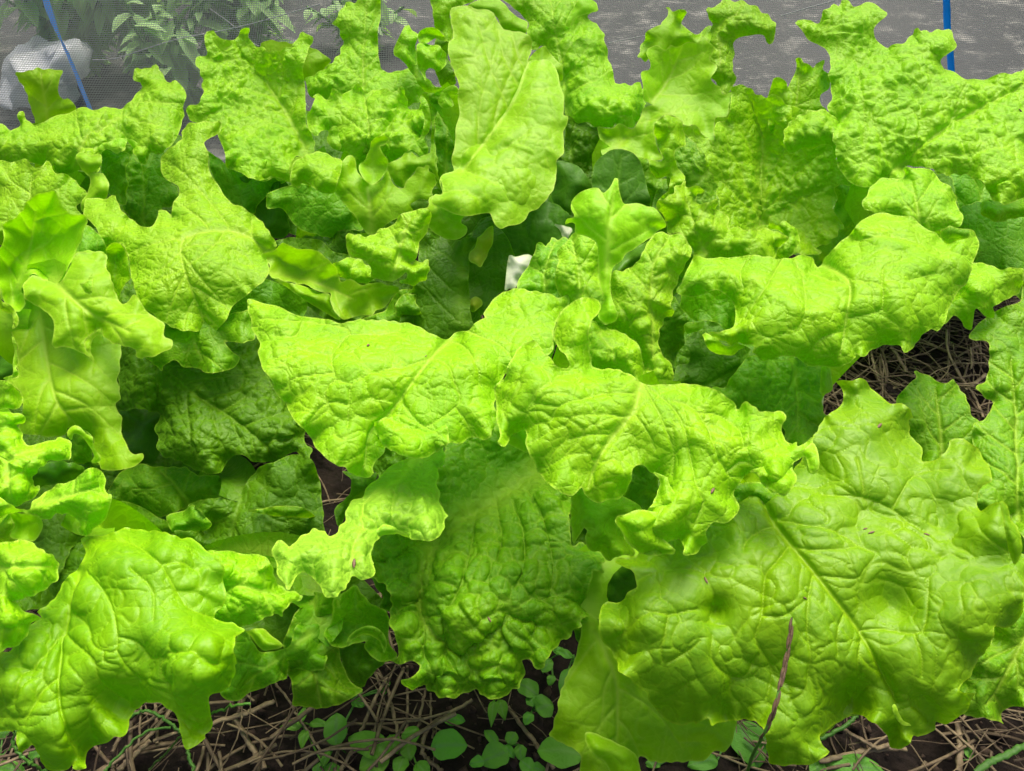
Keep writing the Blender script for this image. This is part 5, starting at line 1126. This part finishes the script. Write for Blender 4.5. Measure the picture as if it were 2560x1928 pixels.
def strand(name, s, label, cat, mat, r, z=None, D=None, flat=0.7, group=None, nseg=7, n=6, taper=True, node=0.0):
    P = q3(s, z, D)
    C = curve(P, n)
    C = C + 0.0004 * np.random.default_rng(len(s)).normal(size=C.shape)
    t = np.linspace(0, 1, len(C))
    rr = r * (1 - 0.5 * t if taper else np.ones(len(C))) * (1 + node * (np.sin(t * 40) > 0.9))
    V, F = tubes(C[None], rr[None], flat, nseg)
    base = C[0]
    o = make_mesh(name, V - base, F, mat, n=4)
    o.location = tuple(base)
    return tag(o, label, cat, group)


# single straws that lie where the eye finds them
for s, r, z, lab in [
    ('D1 690 1659 760 1540 840 1380 900 1230 980 1080 1020 1010', 0.0017, 0.02, 'long grey brown straw leaning left of the bare soil'),
    ('D1 930 970 1010 1060 1040 1180 1080 1350 1110 1500 1120 1600', 0.0016, 0.016, 'brown straw pair running down to the round weed leaves'),
    ('D1 1610 1165 1450 1260 1320 1340 1270 1440 1265 1530 1320 1600 1400 1655', 0.0020, 0.014, 'thick curved grey straw under the fan leaf'),
    ('D1 1280 1090 1250 1250 1230 1360', 0.0013, 0.012, 'short upright straw below the middle of the fan leaf'),
    ('D1 1160 930 1155 1100 1160 1250 1150 1380', 0.0013, 0.012, 'thin knobbly straw between two leaning straws'),
    ('D1 1315 1120 1320 1280 1335 1430', 0.0011, 0.010, 'thin dark straw touching the round weed leaf'),
    ('D1 1850 1210 1950 1350 2060 1490 2170 1640', 0.0022, 0.014, 'pale straw lying diagonally between the round weeds'),
    ('D1 250 1050 340 1180 420 1310 500 1430 570 1550', 0.0012, 0.018, 'thin pale straw behind the four leaved weed'),
    ('D0 1450 1330 1600 1290 1750 1240 1900 1170', 0.0026, 0.018, 'thick pale straw pointing up to the right at the left'),
    ('D0 1630 1300 1700 1430 1780 1560 1830 1640', 0.0026, 0.016, 'broad tan straw crossing under the green stalk'),
    ('D0 1040 1450 960 1520 870 1600 820 1659', 0.0028, 0.022, 'thick tan straw below the hanging leaf tip'),
    ('D0 1240 1180 1100 1330 1000 1450 700 1659', 0.0020, 0.020, 'long tan straw behind the drooping leaf tip'),
    ('D3 800 1590 1000 1545 1200 1510 1400 1500', 0.0028, 0.018, 'pale thick straw lying level under the right leaf'),
    ('D3 1750 1300 1765 1400 1770 1520 1760 1659', 0.0030, 0.014, 'upright tan straw with joints at the lower right'),
    ('D3 1780 1350 1850 1480 1920 1600 1960 1659', 0.0018, 0.014, 'thin orange brown straw beside the jointed straw'),
    ('D3 970 1370 1100 1450 1200 1500 1290 1470', 0.0022, 0.022, 'curled flat straw beneath the widest leaf'),
    ('B3 1650 1265 1800 1268 1965 1268', 0.0016, 0.03, 'level straw in the gap at the right'),
    ('B3 1700 1220 1790 1380 1870 1500 1930 1640', 0.0020, 0.025, 'grey straw sloping down beside the right hand leaf'),
    ('B3 1290 1140 1350 1240 1400 1330', 0.0028, 0.030, 'broad pale straw hanging below the blistered leaf'),
    ('B3 1490 1100 1600 1150 1720 1210', 0.0030, 0.030, 'thick light straw in the right hand gap'),
    ('B3 1150 1180 1190 1330 1240 1450 1330 1540', 0.0020, 0.025, 'olive brown straw curving through the gap'),
    ('B3 1800 1450 1880 1400 1950 1340', 0.0026, 0.025, 'stubby straw beside the edge lettuce'),
]:
    strand('straw', s, lab, 'straw', strawM, r * 0.8, z=z, flat=0.5, group='straws lying on the soil', taper=False, node=0.25)

grassM = plain('green grass stalk', (0.04, 0.14, 0.01, 1), (0.09, 0.22, 0.03, 1), scale=200, rough=0.5)
strand('grass_stalk', 'D0 1740 1190 1640 1200 1540 1230 1450 1270 1330 1350 1250 1420 1170 1510 1100 1580 1030 1650', 'green grass stalk arching over the hanging leaf tip', 'grass', grassM, 0.0009, D=[46, 46, 46.5, 46.5, 47, 48.5, 50, 52, 54], group='grass stalks in the straw', taper=False)
strand('grass_stalk', 'D0 100 1370 95 1460 115 1530 180 1580 250 1630 330 1662', 'knobbly pale green grass stalk below the leaf at the left', 'grass', grassM, 0.0009, D=[44, 44, 44, 44, 44.5, 45], group='grass stalks in the straw', taper=False, node=0.4)
strand('grass_stalk', 'D0 900 1290 950 1255 1030 1245 1120 1290 1200 1345 1250 1400', 'short green grass stalk left of the hanging leaf tip', 'grass', grassM, 0.0013, z=0.03, group='grass stalks in the straw', taper=False)
strand('grass_stalk', 'D0 1180 1355 1060 1370 960 1420 850 1520 770 1600 720 1662', 'dark green grass stalk running to the bottom edge', 'grass', grassM, 0.0011, z=0.035, group='grass stalks in the straw', taper=False)
strand('grass_stalk', 'D0 1290 1500 1310 1570 1340 1662', 'grass stalk standing under the hanging leaf tip', 'grass', grassM, 0.0013, z=0.02, group='grass stalks in the straw', taper=False)
strand('grass_stalk', 'D3 1060 1270 1000 1330 900 1390 800 1440', 'green brown stalk tucked under the right hand leaf', 'grass', grassM, 0.0016, z=0.03, group='grass stalks in the straw', taper=False)
strand('grass_stalk', 'D3 2260 1460 2180 1500 2060 1560 1960 1610 1880 1670', 'broad green grass blade in the lower right corner', 'grass', grassM, 0.0026, z=0.03, flat=0.25, group='grass stalks in the straw', taper=False)
strand('grass_stalk', 'D0 -40 1590 0 1560 80 1490', 'thin blue green blade in the lower left corner', 'grass', grassM, 0.0012, z=0.02, group='grass stalks in the straw')

# the dry seed head that leans on the widest leaf
shp = 'D3 610 595 585 770 565 880 545 980 500 1170 470 1270 400 1430 340 1540 300 1662'
shD = [45.0, 44.6, 44.4, 44.2, 43.6, 43.6, 44.0, 46.0, 48.5]
SC = curve(q3(shp, D=shD), 8)
sh = empty('seed_stalk', tuple(SC[-1]), 'dry brown grass seed head leaning on the widest leaf', 'seed head')
V, F = tubes(SC[None], np.linspace(0.0004, 0.0010, len(SC))[None], 0.9, 6)
make_mesh('stem', V - SC[-1], F, grassM, sh, n=4)
huskM = plain('brown seed husk', (0.17, 0.11, 0.06, 1), (0.07, 0.045, 0.025, 1), scale=300, rough=0.6)
hr = np.random.default_rng(8)
for k, u in enumerate([0.0, 0.06, 0.10, 0.16, 0.22, 0.30, 0.34, 0.40, 0.44, 0.50, 0.54, 0.60, 0.66, 0.72, 0.78]):
    i = int(u * (len(SC) - 6))
    a, b = SC[i], SC[min(i + 5, len(SC) - 1)]
    d = (b - a) / np.linalg.norm(b - a)
    ln = 0.008 + 0.003 * hr.random()
    sd_ = np.array([1.0, 0, 0]) * (0.0007 if k % 2 else -0.0007)
    tt = np.linspace(0, 1, 8)
    C = a + d * ln * tt[:, None] + sd_ + np.array([0, -0.0005, 0.0006])
    rr = 0.0002 + 0.00072 * np.sin(np.pi * tt)**0.8
    V, F = tubes(C[None], rr[None], 0.7, 7)
    make_mesh('husk', V - SC[-1], F, huskM, sh, n=4)

# small brown seeds and specks fallen on the leaves: placed by casting a ray onto the finished leaves
bpy.context.view_layer.update()
deps = bpy.context.evaluated_depsgraph_get()


def drop(s):
    p = pts(s)[0]
    d = Vector(pos(p[0], p[1], 1.0) - np.array([0, 0, CAMH])).normalized()
    ok, loc, nor, _, ob, _ = sc.ray_cast(deps, Vector((0, 0, CAMH)), d)
    return (loc, nor) if ok else (None, None)


seedM = plain('brown seed', (0.22, 0.13, 0.08, 1), (0.10, 0.06, 0.04, 1), scale=400, rough=0.5)
for s, ang_, ln, lab in [
    ('B1 885 1145', 0.9, 0.0075, 'brown seed on the broad drooping leaf in the centre'),
    ('B1 1285 1218', 0.3, 0.003, 'tiny pale seed beside the midrib of the central leaf'),
    ('C1 788 1408', -0.9, 0.0085, 'reddish seed on the pale arm leaf'),
    ('D1 1725 612', 0.6, 0.0055, 'brown seed on the dark fan leaf'),
    ('C2 1605 905', 0.0, 0.007, 'pale snail like seed in the fold of the centre right leaf'),
    ('C2 1560 1525', -0.2, 0.006, 'brown seed near the left margin of the widest leaf'),
    ('C3 1210 457', -0.05, 0.008, 'red brown seed on the upper lobe of the widest leaf'),
    ('C3 1158 1195', 0.6, 0.0055, 'grey seed in the middle of the widest leaf'),
    ('C3 1115 1168', 0.4, 0.004, 'small dark seed next to a grey one on the widest leaf'),
    ('C3 1540 1208', 0.8, 0.005, 'white and brown seed at the right of the widest leaf'),
    ('D3 697 463', 0.9, 0.004, 'short brown seed right of the seed head'),
    ('A3 2187 768', 1.4, 0.007, 'dark brown insect husk on the far right leaf'),
]:
    loc, nor = drop(s)
    if loc is None:
        continue
    ln *= 0.78
    tt = np.linspace(-0.5, 0.5, 9)
    C = np.stack([tt * ln, 0 * tt, 0 * tt], -1)
    rr = np.maximum(0.00015, ln * 0.17 * np.cos(np.pi * tt * 0.98)**0.7)
    V, F = tubes(C[None], rr[None], 0.7, 8)
    o = make_mesh('seed', V, F, seedM, n=4)
    qn = nor.to_track_quat('Z', 'Y')
    o.rotation_mode = 'QUATERNION'
    from mathutils import Quaternion
    o.rotation_quaternion = qn @ Quaternion((0, 0, 1), -ang_)
    o.location = loc + nor * ln * 0.08
    tag(o, lab, 'seed', 'seeds fallen on the lettuce leaves')

# ---------------------------------------------------------------- weeds
weedM = leaf_material('weed leaf', (0.16, 0.44, 0.04, 1), (0.11, 0.35, 0.025, 1), (0.14, 0.32, 0.08, 1), TR, tfac=0.25, bump=0.3, cell=220)
weedL = leaf_material('young weed leaf', (0.19, 0.46, 0.04, 1), (0.13, 0.37, 0.02, 1), (0.22, 0.45, 0.08, 1), TR, tfac=0.3, bump=0.3, cell=220)


def weed_leaf(parent, tile, cx, cy, ln, wd, ang, z, stem_to, mat, pointed):
    """an oval blade lying at height z, its petiole running to the heart"""
    c = q3('%s %f %f' % (tile, cx, cy), z=z)[0]
    D = float(ground_D(pts('%s %f %f' % (tile, cx, cy))[0][1], z))
    mm = D / FPX * (1 / 2.765 / 2.5)
    L = ln * mm; Wd = wd * mm
    a = R(ang)
    d = np.array([math.cos(a), math.sin(a) / 0.9, 0.0]); d /= np.linalg.norm(d)
    s = np.array([-d[1], d[0], 0])
    nu, nv = 12, 9
    V = []
    rr = np.random.default_rng(int(cx + cy))
    ph = rr.random(3) * 6
    for i in range(nu):
        u = i / (nu - 1)
        w = math.sin(math.pi * min(1, max(0, u))**(0.85 if not pointed else 0.7))**(0.62 if not pointed else 1.0) * Wd / 2 + 0.0002
        for j in range(nv):
            v = -1 + 2 * j / (nv - 1)
            zz = 0.10 * L * math.sin(math.pi * u) + abs(v) * 0.16 * w - 0.04 * L * u * u + 0.0006 * math.sin(9 * u + ph[0] + 3 * v)
            V.append(c + d * (u - 0.5) * L + s * v * w * (1 + 0.05 * math.sin(14 * u + ph[1])) + np.array([0, 0, zz]))
    F = [(i * nv + j, i * nv + j + 1, (i + 1) * nv + j + 1, (i + 1) * nv + j) for i in range(nu - 1) for j in range(nv - 1)]
    # petiole
    b = c - d * L * 0.5
    C = curve([b, (b + stem_to) / 2 + np.array([0, 0, 0.002]), stem_to], 5)
    Pt, Ft = tubes(C[None], np.full((1, len(C)), 0.0007), 0.9, 6)
    base = np.array(parent.location)
    vein = np.array([max(0, 1 - abs(-1 + 2 * (k % nv) / (nv - 1)) * 4) for k in range(nu * nv)] + [0.8] * len(Pt))
    make_mesh('leaf', np.vstack([np.array(V), Pt]) - base, np.array(F + [tuple(x + len(V) for x in f) for f in Ft.tolist()]), mat, parent, {'vein': vein, 'edge': np.full(len(V) + len(Pt), 0.02)}, n=4)


WEEDS = [
    ('four leaved weed at the edge of the straw', (428, 1335), weedL, 0.018, 1, [('D1', 350, 1350, 150, 75, 180), ('D1', 436, 1265, 120, 55, 90), ('D1', 440, 1440, 140, 70, -90), ('D1', 550, 1335, 150, 60, 0), ('D1', 600, 1560, 130, 55, 80)]),
    ('weed with one large upright oval leaf', (730, 1530), weedM, 0.020, 0, [('D1', 665, 1368, 240, 160, 100)]),
    ('weed with a big tilted leaf at the bottom edge', (1090, 1530), weedL, 0.020, 0, [('D1', 890, 1485, 330, 175, 160), ('D1', 930, 1600, 220, 180, 200), ('D1', 1060, 1470, 150, 110, 120)]),
    ('weed with paired lobed leaves beside the leaning straws', (1170, 1480), weedL, 0.018, 0, [('D1', 1185, 1415, 150, 115, 60), ('D1', 1165, 1520, 130, 110, -70), ('D1', 1110, 1620, 130, 110, -110), ('D1', 1260, 1650, 130, 110, -40)]),
    ('weed with a single round leaf left of the white green sprigs', (1300, 1510), weedM, 0.022, 0, [('D1', 1445, 1488, 255, 215, 5)]),
    ('small dark oval weed under the fan leaf', (1400, 1320), weedM, 0.015, 0, [('D1', 1482, 1310, 150, 85, 0)]),
    ('low bushy weed with many small round leaves', (1830, 1500), weedM, 0.018, 0, [('D1', 1762, 1562, 210, 180, 200), ('D1', 1735, 1425, 140, 70, 135), ('D1', 1880, 1430, 100, 90, 60), ('D1', 1862, 1525, 110, 60, -50), ('D1', 1938, 1530, 110, 85, -80), ('D1', 1990, 1630, 140, 100, -40), ('D1', 1640, 1600, 110, 80, 190), ('D1', 2060, 1650, 120, 80, -20)]),
    ('weed with paired round leaves right of the fan leaf', (2020, 1250), weedM, 0.020, 0, [('D1', 2105, 1217, 130, 175, 20), ('D1', 1992, 1298, 95, 75, -120), ('D1', 2010, 1175, 90, 70, 120), ('D1', 1985, 1090, 180, 130, 150)]),
    ('pointed yellow green weed under the fan leaf tip', (1760, 1170), weedL, 0.024, 1, [('D1', 1745, 1260, 190, 65, -95), ('D1', 1810, 1235, 150, 90, -70)]),
    ('large round speckled weed leaf by the smooth lettuce leaf', (2350, 1650), weedL, 0.035, 0, [('D2', 555, 1530, 320, 240, 175)]),
    ('weed with a long narrow leaf beside the smooth lettuce leaf', (2310, 860), weedM, 0.045, 1, [('D2', 590, 1070, 260, 100, -105), ('D2', 578, 850, 140, 60, 160), ('D2', 690, 960, 120, 50, -40)]),
    ('wide dark leaf weed half hidden behind the seed head', (3420, 1300), weedM, 0.012, 0, [('D2', 1850, 1470, 340, 260, -75), ('D2', 1540, 1600, 220, 130, 190), ('D2', 1195, 1610, 110, 70, 180)]),
    ('dark weed at the bottom edge right of the seed head', (4250, 1700), weedM, 0.015, 0, [('D3', 1030, 1640, 420, 150, 175), ('D3', 780, 1640, 100, 120, 100)]),
    ('small weed leaf beside the upright jointed straw', (4950, 1600), weedM, 0.012, 0, [('D3', 1812, 1505, 150, 65, 90)]),
    ('weed leaves poking out at the lower left corner', (-1650, 1700), weedM, 0.015, 0, [('D0', 60, 1650, 260, 100, 170), ('D0', 35, 1400, 90, 70, 90), ('D0', 250, 1540, 80, 110, 80)]),
    ('sprig of tiny weed leaves under the left smooth leaf', (810, 1160), weedM, 0.014, 0, [('D1', 810, 1140, 90, 70, 40), ('D1', 815, 1195, 100, 60, 170), ('D1', 1020, 1060, 50, 40, 60), ('D1', 1000, 1110, 50, 40, 200), ('D1', 540, 1640, 90, 70, 100), ('D1', 640, 1645, 120, 70, 0)]),
    ('weed seedlings at the right of the fan leaf notch', (2150, 880), weedM, 0.020, 0, [('D1', 2120, 930, 120, 90, 60), ('D1', 2200, 830, 90, 60, 160), ('D1', 2150, 1030, 80, 60, 250)]),
]
for lab, (hx, hy), mat, z, ptd, lv in WEEDS:
    # the heart is given in D1 coordinates, rows below the frame included
    heart = q3('D1 %f %f' % (hx, hy), z=0.006)[0]
    e = empty('weed', tuple(heart), lab, 'weed', 'weeds in the bare soil')
    for tile, cx, cy, ln, wd, ang_ in lv:
        weed_leaf(e, tile, cx, cy, ln, wd, ang_, z, heart, mat, ptd)

# ---------------------------------------------------------------- net, poles and what stands behind
def net_mat():
    m, t, out = nodes('fine white insect net')
    L = t.links.new
    uv = N(t, 'ShaderNodeAttribute', attribute_name='nu')
    vv = N(t, 'ShaderNodeAttribute', attribute_name='nv')
    cell = 0.0028
    def thread(a):
        f = mathn(t, 'FRACT', mathn(t, 'MULTIPLY', a.outputs['Fac'], 1 / cell))
        return mathn(t, 'LESS_THAN', f, 0.28)
    th = mathn(t, 'MAXIMUM', thread(uv), thread(vv))
    pr = N(t, 'ShaderNodeBsdfPrincipled', i_Roughness=0.5)
    pr.inputs['Base Color'].default_value = (0.24, 0.27, 0.27, 1)
    trl = N(t, 'ShaderNodeBsdfTranslucent')
    trl.inputs['Color'].default_value = (0.24, 0.27, 0.27, 1)
    mm_ = N(t, 'ShaderNodeMixShader'); mm_.inputs[0].default_value = 0.4
    L(pr.outputs[0], mm_.inputs[1]); L(trl.outputs[0], mm_.inputs[2])
    tp = N(t, 'ShaderNodeBsdfTransparent')
    ms = N(t, 'ShaderNodeMixShader')
    L(th, ms.inputs[0]); L(tp.outputs[0], ms.inputs[1]); L(mm_.outputs[0], ms.inputs[2])
    L(ms.outputs[0], out.inputs['Surface'])
    return m


def net():
    nx, nv = 150, 60
    P = []; U = []; Vv = []
    for j in range(nv):
        v = j / (nv - 1)
        for i in range(nx):
            x = -1.6 + 3.4 * i / (nx - 1)
            s = v * 0.95
            if s < 0.14:                      # skirt lying on the ground
                y = 1.10 + s; z = 0.022 + 0.004 * math.sin(x * 30 + s * 60)
            else:
                h = s - 0.14
                y = 1.24 + 0.02 * h + 0.05 * h * math.sin(1.2 * x) + 0.012 * math.sin(x * 5 + h * 4)
                z = 0.022 + h
            P.append((x, y, z)); U.append(x + 0.02 * math.sin(7 * s + 2 * x) + 0.35 * s * math.sin(x * 0.9)); Vv.append(s + 0.03 * math.sin(x * 3))
    F = [(j * nx + i, j * nx + i + 1, (j + 1) * nx + i + 1, (j + 1) * nx + i) for j in range(nv - 1) for i in range(nx - 1)]
    o = make_mesh('netting', np.array(P), np.array(F), net_mat(), None, {'nu': U, 'nv': Vv}, n=4)
    return o


NE = empty('insect_net', (0, 1.25, 0), 'fine pale insect net stretched upright behind the lettuces', 'net')
no = net()
no.data.transform(__import__('mathutils').Matrix.Translation((0, -1.25, 0)))
no.parent = NE
seamM = plain('white net thread', (0.60, 0.60, 0.58, 1), (0.50, 0.50, 0.50, 1), rough=0.6)


def on_net(s):
    P = pts(s)
    yc = -(P[:, 1] - H / 2) / FPX
    D = 1.225 / (CP + yc * SP)
    return pos(P[:, 0], P[:, 1], D)


for s, r in [('A0 640 415 800 405 1000 340 1250 265 1450 230 1700 175 1900 120 2212 30', 0.0007),
             ('A0 1450 60 1600 170 1700 270 1790 320', 0.0006),
             ('A2 880 300 1000 275 1150 245', 0.0006),
             ('A3 530 110 700 60 900 5', 0.0007)]:
    C = curve(on_net(s), 6)
    V, F = tubes(C[None], np.full((1, len(C)), r), 1.0, 6)
    make_mesh('seam', V - np.array([0, 1.25, 0]), F, seamM, NE, n=4)

blueM = plain('blue plastic', (0.01, 0.50, 0.98, 1), (0.01, 0.44, 0.90, 1), scale=30, rough=0.35, bump=0.1, spec=0.5, tfac=0.5)


def strap(a, b, wd, label, dy=0.03):
    """flat plastic strap from the net foot upward"""
    A = q3(a, D=124)[0]
    Pn = on_net(a + ' ' + b) + np.array([0, dy, 0])
    C = curve(list(Pn), 8)
    d = C[-1] - C[0]
    C = np.vstack([C, C[-1] + d * 1.2])
    V, F = tubes(C[None], np.full((1, len(C)), wd), 0.18, 10)
    base = C[0]
    o = make_mesh('strap', V - base, F, blueM, n=4)
    o.location = tuple(base)
    return tag(o, label, 'strap', 'blue straps holding the net')


strap('A0 600 880 545 745 470 560 400 400 320 230', '240 0', 0.0075, 'narrow slanting blue strap in front of the white bag')
strap('A3 1660 600 1655 470 1640 250 1625 150', '1620 0', 0.0068, 'wide upright blue strap behind the far right lettuce', -0.03)

# white plastic bag behind the net
def bag():
    V = []; F = []
    O = pts('A0 0 750 10 680 40 560 40 500 80 410 180 340 300 290 420 270 520 262 600 300 620 380 600 460 560 540 500 600 450 680 350 720 220 750 100 755')
    Q = smooth_closed(O, step=4, serr=0)
    c = Q.mean(0)
    rg = np.random.default_rng(2)
    rings = 10
    n = len(Q)
    P = []
    for k in range(rings + 1):
        f = math.cos(k / rings * math.pi / 2)
        q = c + (Q - c) * f
        D = 1.46 - 0.10 * math.sin(k / rings * math.pi / 2)
        p = pos(q[:, 0], q[:, 1], np.full(n, D))
        p += 0.011 * np.stack([waves(p, 0.05, np.random.default_rng(7 + a), 6) for a in range(3)], -1)
        P.append(p)
    back = pos(Q[:, 0], Q[:, 1], np.full(n, 1.48)); back = back.mean(0) + (back - back.mean(0)) * 0.4 + np.array([0, 0.08, -0.03])
    P = [back] + P
    for k in range(rings + 1):
        for i in range(n):
            F.append((k * n + i, k * n + (i + 1) % n, (k + 1) * n + (i + 1) % n, (k + 1) * n + i))
    P = np.vstack(P)
    base = P.mean(0)
    o = make_mesh('plastic_bag', P - base, F, plain('white film', (0.85, 0.88, 0.92, 1), (0.75, 0.80, 0.85, 1), scale=8, rough=0.3, bump=0.4, dist=0.01, tfac=0.3), n=4)
    o.location = tuple(base)
    tag(o, 'crumpled white plastic bag lying behind the net at the left', 'bag')


bag()

# leafy crop behind the net at the left
backM = leaf_material('pale green crop leaf', (0.45, 0.72, 0.30, 1), (0.30, 0.58, 0.20, 1), (0.3, 0.45, 0.15, 1), TR, bump=0.3)


def back_plant(label, x, y, hgt, n, seed, spread):
    rg = np.random.default_rng(seed)
    e = empty('leafy_plant', (x, y, 0.0), label, 'plant', 'plants growing behind the net')
    Vs = []; Fs = []; k0 = 0
    cs = []
    for s in range(n):
        a = rg.uniform(0, 6.28)
        top = np.array([math.cos(a) * spread * rg.random(), math.sin(a) * spread * rg.random(), hgt * rg.uniform(0.55, 1.1)])
        C = curve([np.zeros(3), top * np.array([0.3, 0.3, 0.5]), top], 6)
        cs.append(C)
        for l in range(26):
            p = C[int((0.02 + 0.96 * l / 26) * (len(C) - 1))]
            az2 = rg.uniform(0, 6.28)
            d = np.array([math.cos(az2), math.sin(az2), rg.uniform(-0.7, 0.5)]); d /= np.linalg.norm(d)
            sdv = np.cross(d, [0, 0, 1]); sdv /= np.linalg.norm(sdv)
            L = rg.uniform(0.02, 0.065); w = L * rg.uniform(0.16, 0.28)
            m = 7
            for q in range(m):
                u = q / (m - 1)
                ww = w * math.sin(math.pi * (0.08 + 0.9 * u))
                cpt = p + d * L * u + np.array([0, 0, -0.35 * L * u * u])
                Vs += [cpt - sdv * ww + np.array([0, 0, 0.3 * ww]), cpt, cpt + sdv * ww + np.array([0, 0, 0.3 * ww])]
            for q in range(m - 1):
                b0 = k0 + q * 3
                Fs += [(b0, b0 + 1, b0 + 4, b0 + 3), (b0 + 1, b0 + 2, b0 + 5, b0 + 4)]
            k0 += m * 3
    make_mesh('foliage', np.array(Vs), np.array(Fs), backM, e, {'vein': np.tile([0, 1, 0], len(Vs) // 3), 'edge': np.full(len(Vs), 0.02)}, n=4)
    V, F = tubes(np.array(cs), np.full(len(cs), 0.003), 1, 5)
    make_mesh('stem', V, F, grassM, e, n=4)


back_plant('bushy pale green plant behind the net beside the bag', -0.72, 1.62, 0.34, 34, 3, 0.13)
back_plant('tall leafy plant behind the net left of the grey sheet', -0.50, 1.52, 0.30, 34, 4, 0.13)
back_plant('dense green plant in the far left corner behind the net', -1.15, 1.75, 0.36, 30, 5, 0.16)
back_plant('leafy plant behind the net under the slanting strap', -0.92, 1.85, 0.34, 30, 12, 0.16)
back_plant('low sprawling plant on the grey sheet behind the net', -0.32, 1.75, 0.14, 12, 6, 0.14)
back_plant('low green weed patch beyond the bag', -0.66, 2.1, 0.25, 26, 9, 0.25)
back_plant('small bushy plant close behind the net right of the bag', -0.60, 1.42, 0.20, 22, 21, 0.10)
back_plant('feathery plant behind the net above the bag', -0.86, 1.62, 0.26, 30, 22, 0.14)
back_plant('feathery plant close to the net left of the spiky lettuce', -0.44, 1.42, 0.15, 16, 23, 0.09)
